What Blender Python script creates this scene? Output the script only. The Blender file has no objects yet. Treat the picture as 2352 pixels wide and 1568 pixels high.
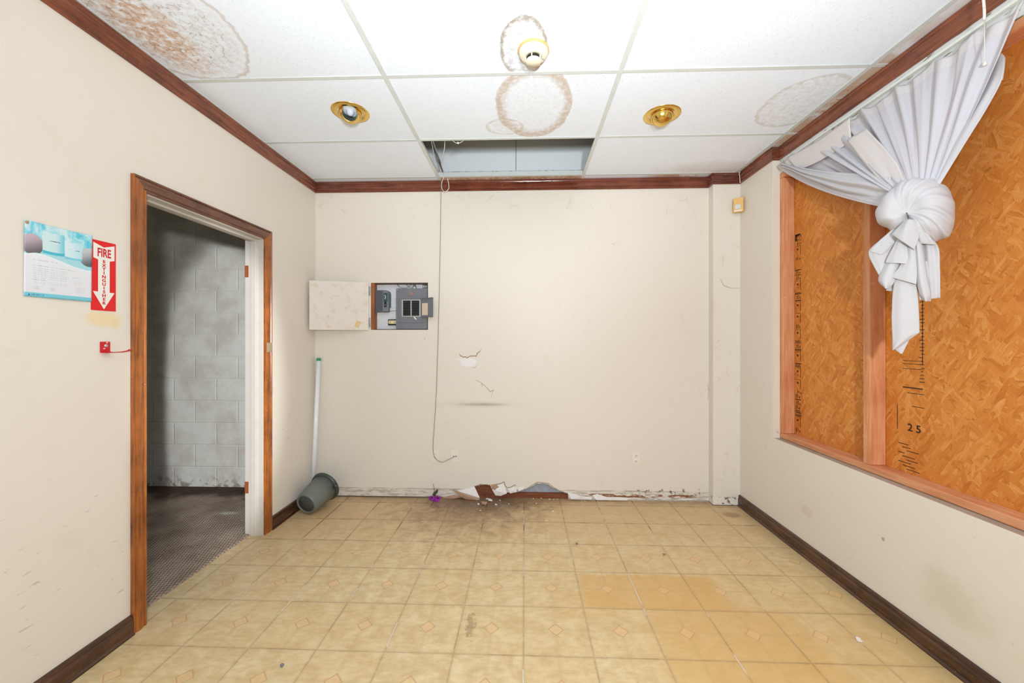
import bpy, bmesh, math, random
from mathutils import Vector, Matrix, noise as mnoise
random.seed(7)
FT = 0.3048
scene = bpy.context.scene
C = scene.collection

# ------------------------------------------------------------------ camera, light, exposure
H = 4.487                     # eye height in feet; all builders below work in feet
FPX = 880.0
YAW = math.radians(1.89)
cam_d = bpy.data.cameras.new('camera'); cam = bpy.data.objects.new('camera', cam_d); C.objects.link(cam)
cam.location = (0, 0, H * FT); cam.rotation_euler = (math.pi / 2, 0, YAW)
cam_d.sensor_width = 36; cam_d.lens = 36 * FPX / 2352; cam_d.shift_y = -4 / 2352
cam_d.clip_start = 0.02
scene.camera = cam
scene.view_settings.view_transform = 'Standard'; scene.view_settings.look = 'None'
scene.view_settings.gamma = 1; scene.view_settings.exposure = 0.0
scene.view_settings.use_curve_mapping = False
world = bpy.data.worlds.new('world'); scene.world = world; world.use_nodes = True
world.node_tree.nodes['Background'].inputs[0].default_value = (0.88, 0.95, 1.0, 1)
world.node_tree.nodes['Background'].inputs[1].default_value = 0.7

def add_light(name, kind, loc, target, power, size=0.1, color=(1, 1, 1), **kw):
    d = bpy.data.lights.new(name, kind); d.energy = power; d.color = color
    if kind == 'AREA': d.shape = 'DISK'; d.size = size * FT
    else: d.shadow_soft_size = size * FT
    for k, v in kw.items(): setattr(d, k, v)
    o = bpy.data.objects.new(name, d); C.objects.link(o)
    o.location = Vector(loc) * FT
    o.rotation_euler = (Vector(target) - Vector(loc)).to_track_quat('-Z', 'Y').to_euler()
    return o
# the photographer's flash beside the camera, and its second head aimed at the ceiling
add_light('camera_flash', 'SPOT', (1.2, -2.0, 5.1), (0.3, 10, 4.9), 205, 0.22, (0.92, 0.97, 1.0), spot_size=math.radians(150), spot_blend=1.0)
dw = add_light('doorway_fill', 'SPOT', (1.2, -2.0, 5.2), (-6.0, 7.35, 3.6), 600, 0.2, (0.95, 0.97, 1.0), spot_size=math.radians(33), spot_blend=0.35)
dw.scale = (0.33, 1, 1)               # added fill lamp: narrow upright beam that brightens the side room
add_light('bounce_flash', 'SPOT', (0.1, 0.3, 5.6), (0.1, 3.0, 9.0), 185, 0.3, (0.83, 0.92, 1.0), spot_size=math.radians(125), spot_blend=0.9)

# ------------------------------------------------------------------ projection helper (photo pixel -> point on a real plane)
ct, st = math.cos(YAW), math.sin(YAW)
def ray(px, py):
    a = (px - 1176) / FPX; b = (780 - py) / FPX
    return Vector((a * ct - st, a * st + ct, b))
def on(px, py, ax, v):
    r = ray(px, py); o = Vector((0, 0, H)); t = (v - o[ax]) / r[ax]
    return o + t * r
def onp(px, py, p0, n):
    r = ray(px, py); o = Vector((0, 0, H)); t = (p0 - o).dot(n) / r.dot(n)
    return o + t * r

# ------------------------------------------------------------------ mesh helpers
def origin_of(parent):
    v = Vector((0, 0, 0))
    while parent is not None:
        v += parent.location; parent = parent.parent
    return v
class MB:
    def __init__(s): s.bm = bmesh.new()
    def poly(s, pts): return s.bm.faces.new([s.bm.verts.new(Vector(p)) for p in pts])
    def box(s, x0, x1, y0, y1, z0, z1, bev=0, mtx=None, seg=2):
        b = bmesh.new(); bmesh.ops.create_cube(b, size=1)
        for v in b.verts: v.co = Vector(((x0+x1)/2 + v.co.x*abs(x1-x0), (y0+y1)/2 + v.co.y*abs(y1-y0), (z0+z1)/2 + v.co.z*abs(z1-z0)))
        if bev: bmesh.ops.bevel(b, geom=b.edges[:], offset=bev, segments=seg, profile=.5, affect='EDGES')
        if mtx: b.transform(mtx)
        s.merge(b); return s
    def merge(s, b):
        m = bpy.data.meshes.new('t'); b.to_mesh(m); b.free(); s.bm.from_mesh(m); bpy.data.meshes.remove(m)
    def grid(s, rows, uv=True):
        """rows: list of lists of points (same length)"""
        lay = s.bm.loops.layers.uv.verify()
        vs = [[s.bm.verts.new(Vector(p)) for p in r] for r in rows]
        nr, nc = len(rows), len(rows[0])
        for i in range(nr-1):
            for j in range(nc-1):
                f = s.bm.faces.new((vs[i][j], vs[i][j+1], vs[i+1][j+1], vs[i+1][j]))
                for l, (a, b) in zip(f.loops, ((i, j), (i, j+1), (i+1, j+1), (i+1, j))): l[lay].uv = (b/(nc-1), a/(nr-1))
                f.smooth = True
        return vs
    def tube(s, pts, r, n=8, caps=True):
        pts = [Vector(p) for p in pts]; rings = []
        up = Vector((0, 0, 1))
        for i, p in enumerate(pts):
            t = (pts[min(i+1, len(pts)-1)] - pts[max(i-1, 0)]).normalized()
            a = t.cross(up)
            if a.length < .05: a = t.cross(Vector((0, 1, 0)))
            a.normalize(); b = t.cross(a)
            rr = r[i] if isinstance(r, (list, tuple)) else r
            rings.append([s.bm.verts.new(p + rr*(math.cos(2*math.pi*k/n)*a + math.sin(2*math.pi*k/n)*b)) for k in range(n)])
        for A, B in zip(rings, rings[1:]):
            for k in range(n):
                f = s.bm.faces.new((A[k], A[(k+1) % n], B[(k+1) % n], B[k])); f.smooth = True
        if caps: s.bm.faces.new(rings[0]); s.bm.faces.new(rings[-1])
        return s
    def lathe(s, prof, mtx, n=40, smooth=True, close=True):
        """prof: (radius, height) list about local z"""
        rings = []
        for r, z in prof:
            rings.append([s.bm.verts.new(mtx @ Vector((r*math.cos(2*math.pi*k/n), r*math.sin(2*math.pi*k/n), z))) for k in range(n)] if r > 1e-6 else [s.bm.verts.new(mtx @ Vector((0, 0, z)))])
        for A, B in zip(rings, rings[1:]):
            for k in range(n):
                if len(A) == 1 and len(B) == 1: continue
                if len(A) == 1: f = s.bm.faces.new((A[0], B[(k+1) % n], B[k]))
                elif len(B) == 1: f = s.bm.faces.new((A[k], A[(k+1) % n], B[0]))
                else: f = s.bm.faces.new((A[k], A[(k+1) % n], B[(k+1) % n], B[k]))
                f.smooth = smooth
        return s
    def prism(s, pts, d):
        """closed polygon extruded by vector d"""
        d = Vector(d); a = [s.bm.verts.new(Vector(p)) for p in pts]; b = [s.bm.verts.new(Vector(p)+d) for p in pts]
        s.bm.faces.new(a); s.bm.faces.new(b[::-1]); n = len(a)
        for i in range(n): s.bm.faces.new((a[i], b[i], b[(i+1) % n], a[(i+1) % n]))
        return s
    def holed(s, loops, mp, d):
        """outer loop + hole loops (2d) filled, mapped with mp(u,v), with thickness vector d"""
        d = Vector(d)
        for off in (Vector((0, 0, 0)), d):
            edges = []
            for lp in loops:
                vs = [s.bm.verts.new(Vector(mp(*p)) + off) for p in lp]
                edges += [s.bm.edges.new((vs[i], vs[(i+1) % len(vs)])) for i in range(len(vs))]
            bmesh.ops.triangle_fill(s.bm, edges=edges, use_beauty=True, use_dissolve=False)
        for lp in loops:
            n = len(lp)
            for i in range(n):
                a, b = Vector(mp(*lp[i])), Vector(mp(*lp[(i+1) % n]))
                s.bm.faces.new([s.bm.verts.new(x) for x in (a, b, b+d, a+d)])
        return s
    def build(s, name, mat, parent=None, solid=0, subd=0, smooth=None, world0=False, weld=True):
        bm = s.bm
        if weld: bmesh.ops.remove_doubles(bm, verts=bm.verts[:], dist=1e-5)
        bmesh.ops.recalc_face_normals(bm, faces=bm.faces[:])
        bmesh.ops.scale(bm, vec=(FT, FT, FT), verts=bm.verts[:])
        if parent is not None: off = origin_of(parent)
        elif world0: off = Vector((0, 0, 0))
        else:
            xs = [v.co for v in bm.verts]
            off = Vector(((min(v.x for v in xs)+max(v.x for v in xs))/2, (min(v.y for v in xs)+max(v.y for v in xs))/2, min(v.z for v in xs)))
        bmesh.ops.translate(bm, vec=-off, verts=bm.verts[:])
        if smooth is not None:
            for f in bm.faces: f.smooth = smooth
        me = bpy.data.meshes.new(name); bm.to_mesh(me); bm.free()
        me.materials.append(mat)
        o = bpy.data.objects.new(name, me); C.objects.link(o)
        if parent is not None: o.parent = parent
        else: o.location = off
        if solid:
            m = o.modifiers.new('thickness', 'SOLIDIFY'); m.thickness = solid*FT; m.offset = 0
        if subd:
            m = o.modifiers.new('smooth', 'SUBSURF'); m.levels = subd; m.render_levels = subd
        return o
def thing(name, label, cat, loc=(0, 0, 0), group=None, kind=None):
    o = bpy.data.objects.new(name, None); C.objects.link(o); o.location = Vector(loc)*FT; o.empty_display_size = .05
    return tag(o, label, cat, group, kind)
def tag(o, label=None, cat=None, group=None, kind=None):
    if label: o['label'] = label
    if cat: o['category'] = cat
    if group: o['group'] = group
    if kind: o['kind'] = kind
    return o
def struct(o, label=None, cat=None):
    o['kind'] = 'structure'; return tag(o, label, cat)
def sweep(mb, path, prof, mp, i0=0, i1=None):
    """2d path with mitred offset profile (off, height); mp(x, y, h) -> 3d; offset to the right of travel"""
    path = [Vector(p) for p in path]; i1 = len(path)-1 if i1 is None else i1
    def nrm(i): d = (path[i+1]-path[i]).normalized(); return Vector((d.y, -d.x))
    rows = []
    for i in range(i0, i1+1):
        if i == 0: m = nrm(0)
        elif i == len(path)-1: m = nrm(i-1)
        else:
            a, b = nrm(i-1), nrm(i); m = (a+b)/(1+a.dot(b))
        rows.append([mp(path[i].x + m.x*a, path[i].y + m.y*a, h) for a, h in prof])
    n = len(prof); vs = [[mb.bm.verts.new(Vector(p)) for p in r] for r in rows]
    for A, B in zip(vs, vs[1:]):
        for k in range(n): mb.bm.faces.new((A[k], A[(k+1) % n], B[(k+1) % n], B[k]))
    mb.bm.faces.new(vs[0]); mb.bm.faces.new(vs[-1])
    return mb

# ------------------------------------------------------------------ node helpers
def srgb(r, g, b):
    f = lambda c: ((c/255+.055)/1.055)**2.4 if c/255 > .04045 else c/255/12.92
    return (f(r), f(g), f(b), 1)
class Sx:
    def __init__(s, g, k): s.g = g; s.k = k
    def __add__(s, o): return s.g.m('ADD', s, o)
    def __sub__(s, o): return s.g.m('SUBTRACT', s, o)
    def __rsub__(s, o): return s.g.m('SUBTRACT', o, s)
    def __mul__(s, o): return s.g.m('MULTIPLY', s, o)
    def __truediv__(s, o): return s.g.m('DIVIDE', s, o)
    __radd__ = __add__; __rmul__ = __mul__
class G:
    def __init__(s, name, rough=.6, spec=.5, metal=0, coord='Object'):
        s.mat = bpy.data.materials.new(name); s.mat.use_nodes = True
        s.nt = s.mat.node_tree; s.bsdf = s.nt.nodes['Principled BSDF']
        s.bsdf.inputs['Roughness'].default_value = rough; s.bsdf.inputs['Metallic'].default_value = metal
        s.bsdf.inputs['Specular IOR Level'].default_value = spec
        tc = s.nt.nodes.new('ShaderNodeTexCoord')
        s.uv = Sx(s, tc.outputs['UV'])
        vm = s.nt.nodes.new('ShaderNodeVectorMath'); vm.operation = 'SCALE'; vm.inputs['Scale'].default_value = 1/FT
        s.nt.links.new(tc.outputs[coord], vm.inputs[0]); s.p = Sx(s, vm.outputs[0])
    def put(s, sock, v):
        if isinstance(v, Sx): s.nt.links.new(v.k, sock)
        elif isinstance(v, (tuple, list)):
            v = tuple(v); n = len(sock.default_value); sock.default_value = (v + (1,))[:n] if len(v) < n else v[:n]
        else: sock.default_value = v
    def m(s, op, a, b=None, c=None, clamp=False):
        n = s.nt.nodes.new('ShaderNodeMath'); n.operation = op; n.use_clamp = clamp
        for i, v in enumerate((a, b, c)):
            if v is not None: s.put(n.inputs[i], v)
        return Sx(s, n.outputs[0])
    def abs(s, a): return s.m('ABSOLUTE', a)
    def min(s, a, b): return s.m('MINIMUM', a, b)
    def max(s, a, b): return s.m('MAXIMUM', a, b)
    def frac(s, a): return s.m('FRACT', a)
    def xyz(s, v=None):
        n = s.nt.nodes.new('ShaderNodeSeparateXYZ'); s.put(n.inputs[0], v or s.p)
        return [Sx(s, o) for o in n.outputs]
    def vec(s, x, y, z):
        n = s.nt.nodes.new('ShaderNodeCombineXYZ')
        for i, v in enumerate((x, y, z)): s.put(n.inputs[i], v)
        return Sx(s, n.outputs[0])
    def map(s, v, scale=(1, 1, 1), rot=(0, 0, 0), loc=(0, 0, 0)):
        n = s.nt.nodes.new('ShaderNodeMapping'); s.put(n.inputs[0], v)
        n.inputs['Scale'].default_value = scale; n.inputs['Rotation'].default_value = rot; n.inputs['Location'].default_value = loc
        return Sx(s, n.outputs[0])
    def noise(s, v=None, scale=5, detail=3, rough=.5, dist=0, color=False):
        n = s.nt.nodes.new('ShaderNodeTexNoise'); s.put(n.inputs['Vector'], v or s.p)
        n.inputs['Scale'].default_value = scale; n.inputs['Detail'].default_value = detail
        n.inputs['Roughness'].default_value = rough; n.inputs['Distortion'].default_value = dist
        return Sx(s, n.outputs[1 if color else 0])
    def vor(s, v=None, scale=5, out='Distance', feature='F1'):
        n = s.nt.nodes.new('ShaderNodeTexVoronoi'); s.put(n.inputs['Vector'], v or s.p); n.feature = feature
        n.inputs['Scale'].default_value = scale
        return Sx(s, n.outputs[out])
    def white(s, v):
        n = s.nt.nodes.new('ShaderNodeTexWhiteNoise'); s.put(n.inputs[0], v); return Sx(s, n.outputs[0])
    def ss(s, v, a, b, lo=0., hi=1.):
        n = s.nt.nodes.new('ShaderNodeMapRange'); n.interpolation_type = 'SMOOTHSTEP'
        s.put(n.inputs[0], v); n.inputs[1].default_value = a; n.inputs[2].default_value = b
        n.inputs[3].default_value = lo; n.inputs[4].default_value = hi
        return Sx(s, n.outputs[0])
    def band(s, v, a, b, soft=.02):
        return s.ss(v, a-soft, a+soft) * s.ss(v, b-soft, b+soft, 1, 0)
    def mix(s, f, a, b, mode='MIX'):
        n = s.nt.nodes.new('ShaderNodeMix'); n.data_type = 'RGBA'; n.blend_type = mode
        s.put(n.inputs[0], f); s.put(n.inputs[6], a); s.put(n.inputs[7], b)
        return Sx(s, n.outputs[2])
    def ramp(s, f, stops):
        n = s.nt.nodes.new('ShaderNodeValToRGB'); s.put(n.inputs[0], f); e = n.color_ramp.elements
        while len(e) < len(stops): e.new(.5)
        for el, (p, c) in zip(e, stops): el.position = p; el.color = c if len(c) == 4 else (*c, 1)
        return Sx(s, n.outputs[0])
    def blob(s, x, y, cx, cy, rx, ry, nz, amp=.3, soft=.25):
        """soft spot, 1 inside"""
        dx = (x-cx)*(1/rx); dy = (y-cy)*(1/ry)
        d = s.m('SQRT', dx*dx+dy*dy) + (nz-.5)*amp
        return s.ss(d, 1-soft, 1+soft*.3, 1, 0)
    def ringd(s, x, y, cx, cy, rx, ry, nz, amp=.3):
        dx = (x-cx)*(1/rx); dy = (y-cy)*(1/ry)
        return s.m('SQRT', dx*dx+dy*dy) + (nz-.5)*amp
    def color(s, v): s.put(s.bsdf.inputs['Base Color'], v); return s
    def rough(s, v): s.put(s.bsdf.inputs['Roughness'], v); return s
    def bump(s, h, strength=.3, dist=.01):
        n = s.nt.nodes.new('ShaderNodeBump'); n.inputs['Strength'].default_value = strength
        n.inputs['Distance'].default_value = dist; s.put(n.inputs['Height'], h)
        s.nt.links.new(n.outputs[0], s.bsdf.inputs['Normal']); return s

def plain(name, rgb, rough=.6, metal=0, var=.06, scale=6, spec=.5):
    g = G(name, rough, spec, metal); c = srgb(*rgb); n = g.noise(scale=scale, detail=4)
    g.color(g.mix(n, tuple(max(0, x*(1-var*2)) for x in c[:3]), tuple(min(1, x*(1+var*2)) for x in c[:3]))); return g.mat

# ---- painted walls
WALL = srgb(230, 221, 208)
def wall_mat(name, kind):
    g = G(name, .42, .35); x, y, z = g.xyz(); n1 = g.noise(scale=.5, detail=2); n2 = g.noise(scale=2.6, detail=5, rough=.6); n3 = g.noise(scale=30, detail=3)
    c = g.mix(n1, WALL, srgb(233, 225, 213))
    c = g.mix(g.ss(n2, .55, .8)*.25, c, srgb(214, 200, 172))
    if kind == 'back':
        # faded lower band where a base board once was, dirt and exposed brown paper along the floor
        sp = g.noise(g.map(g.p, (3, 1, 14)), scale=1, detail=6, rough=.7)
        c = g.mix(g.ss(z, .25, .265, 1, 0)*.75, c, g.mix(g.ss(sp, .45, .62), srgb(225, 219, 208), srgb(176, 160, 140)))
        c = g.mix(g.band(z, .245, .275, .008)*g.ss(n2, .35, .6)*.55, c, srgb(150, 125, 100))
        c = g.mix(g.band(z, .08, .175, .02)*g.ss(sp, .42, .52)*g.band(x, 1.7, 4.7, .3), c, srgb(140, 88, 52))
        mold = g.ss(g.noise(scale=9, detail=4), .56, .66)*g.band(z, .12, .33, .05)*g.band(x, 3.0, 5.0, .4)
        c = g.mix(mold*.8, c, srgb(70, 62, 62))
        wp = g.ss(g.noise(g.map(g.p, (5, 1, 22)), scale=1, detail=5), .5, .56)*g.ss(z, .05, .1, 1, 0)
        c = g.mix(wp*g.band(x, 1.2, 5.2, .2), c, srgb(238, 234, 230))
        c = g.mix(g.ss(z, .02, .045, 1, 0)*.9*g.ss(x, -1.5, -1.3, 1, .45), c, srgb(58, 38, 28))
        # white filler patch, grey scuff line, faint cobweb grime near the corner
        c = g.mix(g.blob(x, z, -1.6, 3.83, .22, .13, n2, 1.2, .3)*.85, c, srgb(240, 237, 236))
        c = g.mix(g.blob(x, z, -1.72, 3.93, .3, .05, n3, 1.0, .5)*.6, c, srgb(240, 237, 236))
        c = g.mix(g.blob(x, z, -1.2, 2.66, .75, .05, n3, .8, .9)*.55, c, srgb(120, 116, 108))
        c = g.mix(g.blob(x, z, -1.3, 2.66, 1.4, .12, n2, .8, .9)*.25, c, srgb(185, 175, 158))
        web = g.vor(g.map(g.p, (1.1, 1, .8)) + 0 if False else g.map(g.p, (1.1, 1, .8)), scale=1.4, feature='DISTANCE_TO_EDGE')
        c = g.mix(g.ss(web, .0, .02, 1, 0)*g.ss(n2, .56, .66)*g.ss(x, 3.6, 5, 0, 1)*.3, c, srgb(196, 174, 130))
        c = g.mix(g.ss(web, .0, .02, 1, 0)*g.ss(n2, .5, .62)*g.ss(z, 7.3, 8.5, 0, 1)*.35, c, srgb(190, 165, 115))
    if kind == 'corner':
        web = g.vor(g.map(g.p, (2, 2, .9)), scale=1.3, feature='DISTANCE_TO_EDGE')
        c = g.mix(g.ss(web, .0, .03, 1, 0)*g.ss(n2, .52, .66)*.3, c, srgb(196, 172, 128))
        sp = g.noise(scale=7, detail=5, rough=.7)
        c = g.mix(g.ss(z, .2, .26, 1, 0)*g.ss(sp, .42, .5)*.8, c, srgb(238, 232, 222))
        c = g.mix(g.ss(z, .2, .26, 1, 0)*g.ss(sp, .54, .6)*.9, c, srgb(90, 70, 50))
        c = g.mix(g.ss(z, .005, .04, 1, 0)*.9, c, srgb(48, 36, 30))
    if kind == 'left':
        c = g.mix(g.blob(y, z, 5.25, 4.78, .24, .12, n2, 1.6, .5)*.5, c, srgb(240, 208, 130))
        c = g.mix(g.blob(y, z, 5.42, 4.70, .06, .1, n2, 1.6, .8)*.3, c, srgb(236, 204, 130))
        mk = g.ss(g.noise(g.map(g.p, (1, 2, 9), (.6, 0, 0)), scale=2.2, detail=4), .68, .72)
        c = g.mix(mk*.35*g.ss(z, 2.4, 3.2, 1, 0), c, srgb(140, 125, 100))
    if kind == 'right':
        mk = g.ss(g.noise(scale=4.5, detail=6, rough=.65), .66, .72)
        c = g.mix(mk*.4*g.ss(z, 2.3, 2.7, 1, 0), c, srgb(150, 135, 100))
        c = g.mix(g.blob(y, z, 5.4, .95, .55, .4, n2, 2.0, .8)*.22, c, srgb(170, 158, 125))
        c = g.mix(g.blob(y, z, 6.42, 1.25, .035, .035, n2, .6, .4)*.6, c, srgb(120, 120, 90))
        c = g.mix(g.blob(y, z, 8.1, .95, .2, .13, n2, 1.2, .5)*.2, c, srgb(190, 130, 110))
        led = g.band(x, 5.83, 6.0, .01)*g.band(z, 2.1, 2.25, .02)
        c = g.mix(led*.75, c, g.mix(n2, srgb(175, 158, 140), srgb(120, 105, 92)))
        hd = g.ss(x, 5.92, 5.94)*g.ss(z, 8.3, 8.35)
        c = g.mix(hd, c, g.mix(g.ss(g.noise(g.map(g.p, (1, 2, 12)), scale=2, detail=5), .6, .64), srgb(222, 224, 222), srgb(150, 140, 120)))
    g.color(c); g.rough(g.mix(n2, (.36,)*3, (.5,)*3)); g.bump(n3*.4 + n2*.6, .12, .004)
    return g.mat
M_back = wall_mat('cream_paint_back', 'back'); M_left = wall_mat('cream_paint_left', 'left')
M_right = wall_mat('cream_paint_right', 'right'); M_corner = wall_mat('cream_paint_corner', 'corner')

# ---- vinyl tile floor
def floor_mat():
    g = G('vinyl_tile', .42, .4); x, y, z = g.xyz()
    wob = (g.noise(scale=3, detail=2)-.5)*.012
    tx, ty = x+.018+wob, y-.45+wob
    fx, fy = g.frac(tx), g.frac(ty)
    dx, dy = g.min(fx, 1-fx), g.min(fy, 1-fy)
    n1 = g.noise(scale=.7, detail=4); n2 = g.noise(scale=3.2, detail=6, rough=.6, dist=.6); n3 = g.noise(scale=14, detail=4)
    n4 = g.noise(g.map(g.p, (1, 2.2, 1)), scale=6, detail=5, rough=.65)
    c = g.mix(g.ss(n2*.55+n4*.45, .35, .65), srgb(207, 178, 130), srgb(230, 209, 166))
    c = g.mix(g.ss(g.noise(scale=1.9, detail=3), .58, .72)*.25, c, srgb(214, 206, 170))
    c = g.mix(g.ss(g.noise(g.map(g.p, loc=(4, 8, 0)), scale=5, detail=6, rough=.7), .62, .68)*g.ss(y, 7.8, 8.6)*.35, c, srgb(236, 228, 222))
    cell = g.white(g.vec(g.m('FLOOR', tx), g.m('FLOOR', ty), 0))
    c = g.mix(cell*.22, c, srgb(216, 178, 118))
    # yellowed area to the right, warmer tan towards the back
    yl = g.ss(x+(n1-.5)*2.5, .9, 2.0)*g.ss(y, 8.0, 7.2)*g.ss(x, 4.4, 3.2)
    ysh = g.ss(cell+(g.blob(x, y, 2.4, 6.7, 1.5, .95, n1, .9, .2)), .5, .9)
    c = g.mix(g.ss(x, .4, 3.2)*g.ss(y, 9, 5.5, 0, .45), c, srgb(216, 176, 106))
    wx, wy = x+(n1-.5)*.35, y+(n2-.5)*.12
    c = g.mix(g.band(wx, 1.0, 3.5, .12)*g.band(wy, 6.45, 7.38, .05)*.55, c, srgb(214, 164, 88))
    c = g.mix(g.band(wx, 2.0, 4.3, .25)*g.band(wy, 5.0, 6.5, .12)*.4, c, srgb(214, 166, 94))
    c = g.mix(g.band(wx, .5, 1.6, .06)*g.band(wy, 6.2, 6.9, .05)*.25, c, srgb(214, 164, 88))
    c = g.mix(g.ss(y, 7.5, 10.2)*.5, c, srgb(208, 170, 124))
    # printed pattern: cross lines and a diamond in the middle of each tile
    mx, my = g.abs(fx-.5), g.abs(fy-.5)
    br = g.ss(n3, .4, .6)
    cross = g.max(g.ss(mx, .006, .05, 1, 0), g.ss(my, .006, .05, 1, 0))
    c = g.mix(cross*g.ss(n2, .25, .6, .4, 1)*.2, c, srgb(186, 158, 108))
    dd = mx+my
    fade = g.ss(y, 7.6, 9.4, 1, .15)
    c = g.mix(g.ss(dd, .118, .128, 1, 0)*.4*fade, c, srgb(238, 196, 140))
    c = g.mix(g.band(dd, .106, .128, .008)*.65*fade, c, srgb(196, 142, 104))
    # seams, dirtier at the back
    near = g.min(dx, dy)
    seamw = g.ss(near, .003, .022, 1, 0)
    dark = g.ss(y, 8.3, 10.3, .34, .5)
    c = g.mix(seamw*dark*g.ss(n3, .3, .6, .55, 1), c, srgb(140, 110, 84))
    c = g.mix(g.ss(near, .0, .06, 1, 0)*.14, c, srgb(170, 140, 100))
    gap = g.ss(near, .002, .011, 1, 0)*g.ss(g.noise(scale=1.7, detail=4), .53, .59)*g.ss(y, 8.0, 9.2, .2, 1)
    c = g.mix(gap, c, srgb(44, 34, 26))
    wl = g.ss(near, .004, .014, 1, 0)*g.ss(g.noise(g.map(g.p, loc=(9, 3, 0)), scale=1.3, detail=3), .58, .62)*g.ss(dx-dy, 0, .01, 1, 0)
    c = g.mix(wl*.6, c, srgb(236, 228, 220))
    # damp brown grime by the back wall
    gr = g.blob(x, y, -1.5, 10.2, 2.2, 1.7, n2, 1.5, .9)
    c = g.mix(gr*.7, c, g.mix(g.ss(n3, .35, .65), srgb(150, 118, 86), srgb(118, 92, 70)))
    gr2 = g.blob(x, y, -1.1, 10.5, 1.7, .65, n2, 1.3, .7)
    c = g.mix(gr2*g.ss(n3, .3, .6, .6, 1)*.75, c, srgb(96, 76, 64))
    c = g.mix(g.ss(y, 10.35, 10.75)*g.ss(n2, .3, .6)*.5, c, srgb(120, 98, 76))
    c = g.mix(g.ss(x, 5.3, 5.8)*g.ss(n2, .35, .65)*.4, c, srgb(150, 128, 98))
    c = g.mix(g.blob(x, y, 5.3, 10.0, .25, .18, n3, .8, .5)*.6, c, srgb(150, 100, 66))
    # specks
    sp = g.ss(g.noise(scale=26, detail=1), .78, .8)
    c = g.mix(sp*.6, c, srgb(110, 90, 66))
    c = g.mix(g.blob(x, y, -.85, 6.0, .07, .26, n3, 3.4, .3)*.4, c, srgb(110, 96, 70))
    g.color(c); g.rough(g.mix(n2, (.3,)*3, (.5,)*3))
    g.bump((1-seamw)*.6+n2*.4, .25, .004)
    return g.mat
M_floor = floor_mat()

# ---- ceiling tiles with water stains
def ceil_mat():
    g = G('ceiling_tile', .85, .2); x, y, z = g.xyz()
    n1 = g.noise(scale=2.2, detail=6, rough=.6); n2 = g.noise(scale=11, detail=4, rough=.6); n3 = g.noise(g.map(g.p, (60, 14, 1), (0, 0, .5)), scale=1, detail=2)
    c = g.mix(n1, srgb(238, 245, 254), srgb(243, 248, 255))
    tan = srgb(200, 176, 150); brn = srgb(168, 120, 78)
    def ring(cx, cy, rx, ry, w, strength, amp=.5, inner=.15, col=tan):
        nonlocal c
        d = g.ringd(x, y, cx, cy, rx, ry, n1*.6+n2*.4, amp)
        rg = g.ss(d, 1-w, 1-w*.25)*g.ss(d, 1.0, 1.035, 1, 0)
        c = g.mix(rg*strength*g.ss(n2, .25, .6, .35, 1), c, col)
        c = g.mix(g.ss(d, .9, 1.0, 1, 0)*inner*g.ss(n2, .35, .7), c, col)
    def clip(fn, ylo, yhi):
        pass
    # big brown stain over the left side
    d = g.ringd(x, y, -5.25, 5.35, 1.05, 1.15, n1*.7+n2*.3, .35)
    c = g.mix(g.ss(d, .8, 1.0, 1, 0)*g.ss(n2, .3, .7)*.35, c, srgb(206, 190, 172))
    c = g.mix(g.band(d, .95, 1.0, .02)*.5, c, srgb(190, 165, 140))
    c = g.mix(g.blob(x, y, -5.45, 5.35, .5, .95, n1, 1.2, .6)*g.ss(n2, .3, .6)*.65, c, srgb(206, 152, 92))
    vein = g.vor(g.map(g.p, (1.4, 1, 1)), scale=9, feature='DISTANCE_TO_EDGE')
    c = g.mix(g.ss(vein, .0, .07, 1, 0)*g.ss(d, .7, .95, 1, 0)*g.ss(n2, .4, .6)*.55, c, srgb(140, 92, 60))
    # second tile back: the round stain; front: around the smoke detector
    s2 = c; ring(.18, 7.42, .72, 1.1, .3, .75, .35, .12); inner = c
    c = g.mix(g.band(y, 6.52, 8.56, .01), s2, inner)
    s2 = c; ring(-.42, 8.12, .4, .3, .2, .4, .3, .2); inner = c; c = g.mix(g.band(y, 6.52, 8.56, .01), s2, inner)
    s2 = c; ring(-.02, 5.95, .36, .62, .2, 1.0, .45, .5, srgb(176, 164, 150)); inner = c; c = g.mix(g.ss(y, 6.44, 6.46, 1, 0), s2, inner)
    s2 = c; ring(5.3, 7.5, .72, .8, .1, .55, .4, .35, srgb(205, 190, 170)); inner = c; c = g.mix(g.band(y, 6.52, 8.56, .01)*g.ss(x, 5.66, 5.67, 1, 0), s2, inner)
    # stained strips against the right and back walls
    e = g.ss(x, 5.70, 5.72)*g.ss(n1, .3, .55)*g.ss(y, 5.0, 7.0, .3, 1)
    c = g.mix(e*.85, c, srgb(198, 162, 128))
    c = g.mix(g.ss(x, 5.70, 5.72)*g.ss(n2, .55, .66)*g.blob(x, y, 5.8, 7.9, 1, 1.1, n1, .5, .5)*.8, c, srgb(176, 110, 60))
    e2 = g.ss(y, 10.53, 10.56)*g.band(x, -2.4, 1.62, .02)
    c = g.mix(e2*.9, c, g.ramp(n1*.5+n2*.5, [(.3, srgb(120, 84, 50)), (.45, srgb(190, 140, 96)), (.6, srgb(226, 204, 184))]))
    c = g.mix(g.ss(y, 10.53, 10.56)*g.ss(x, 3, 4)*g.ss(n1, .4, .55)*.8, c, srgb(190, 130, 90))
    c = g.mix(g.blob(x, y, 5.1, 10.3, 1.6, .5, n1, .8, .6)*.3, c, srgb(196, 170, 140))
    g.color(c); g.bump(g.ss(n3, .62, .72), .5, .003)
    return g.mat
M_ceil = ceil_mat()
M_grid = plain('grid_metal', (214, 218, 214), .45, var=.05)

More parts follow.
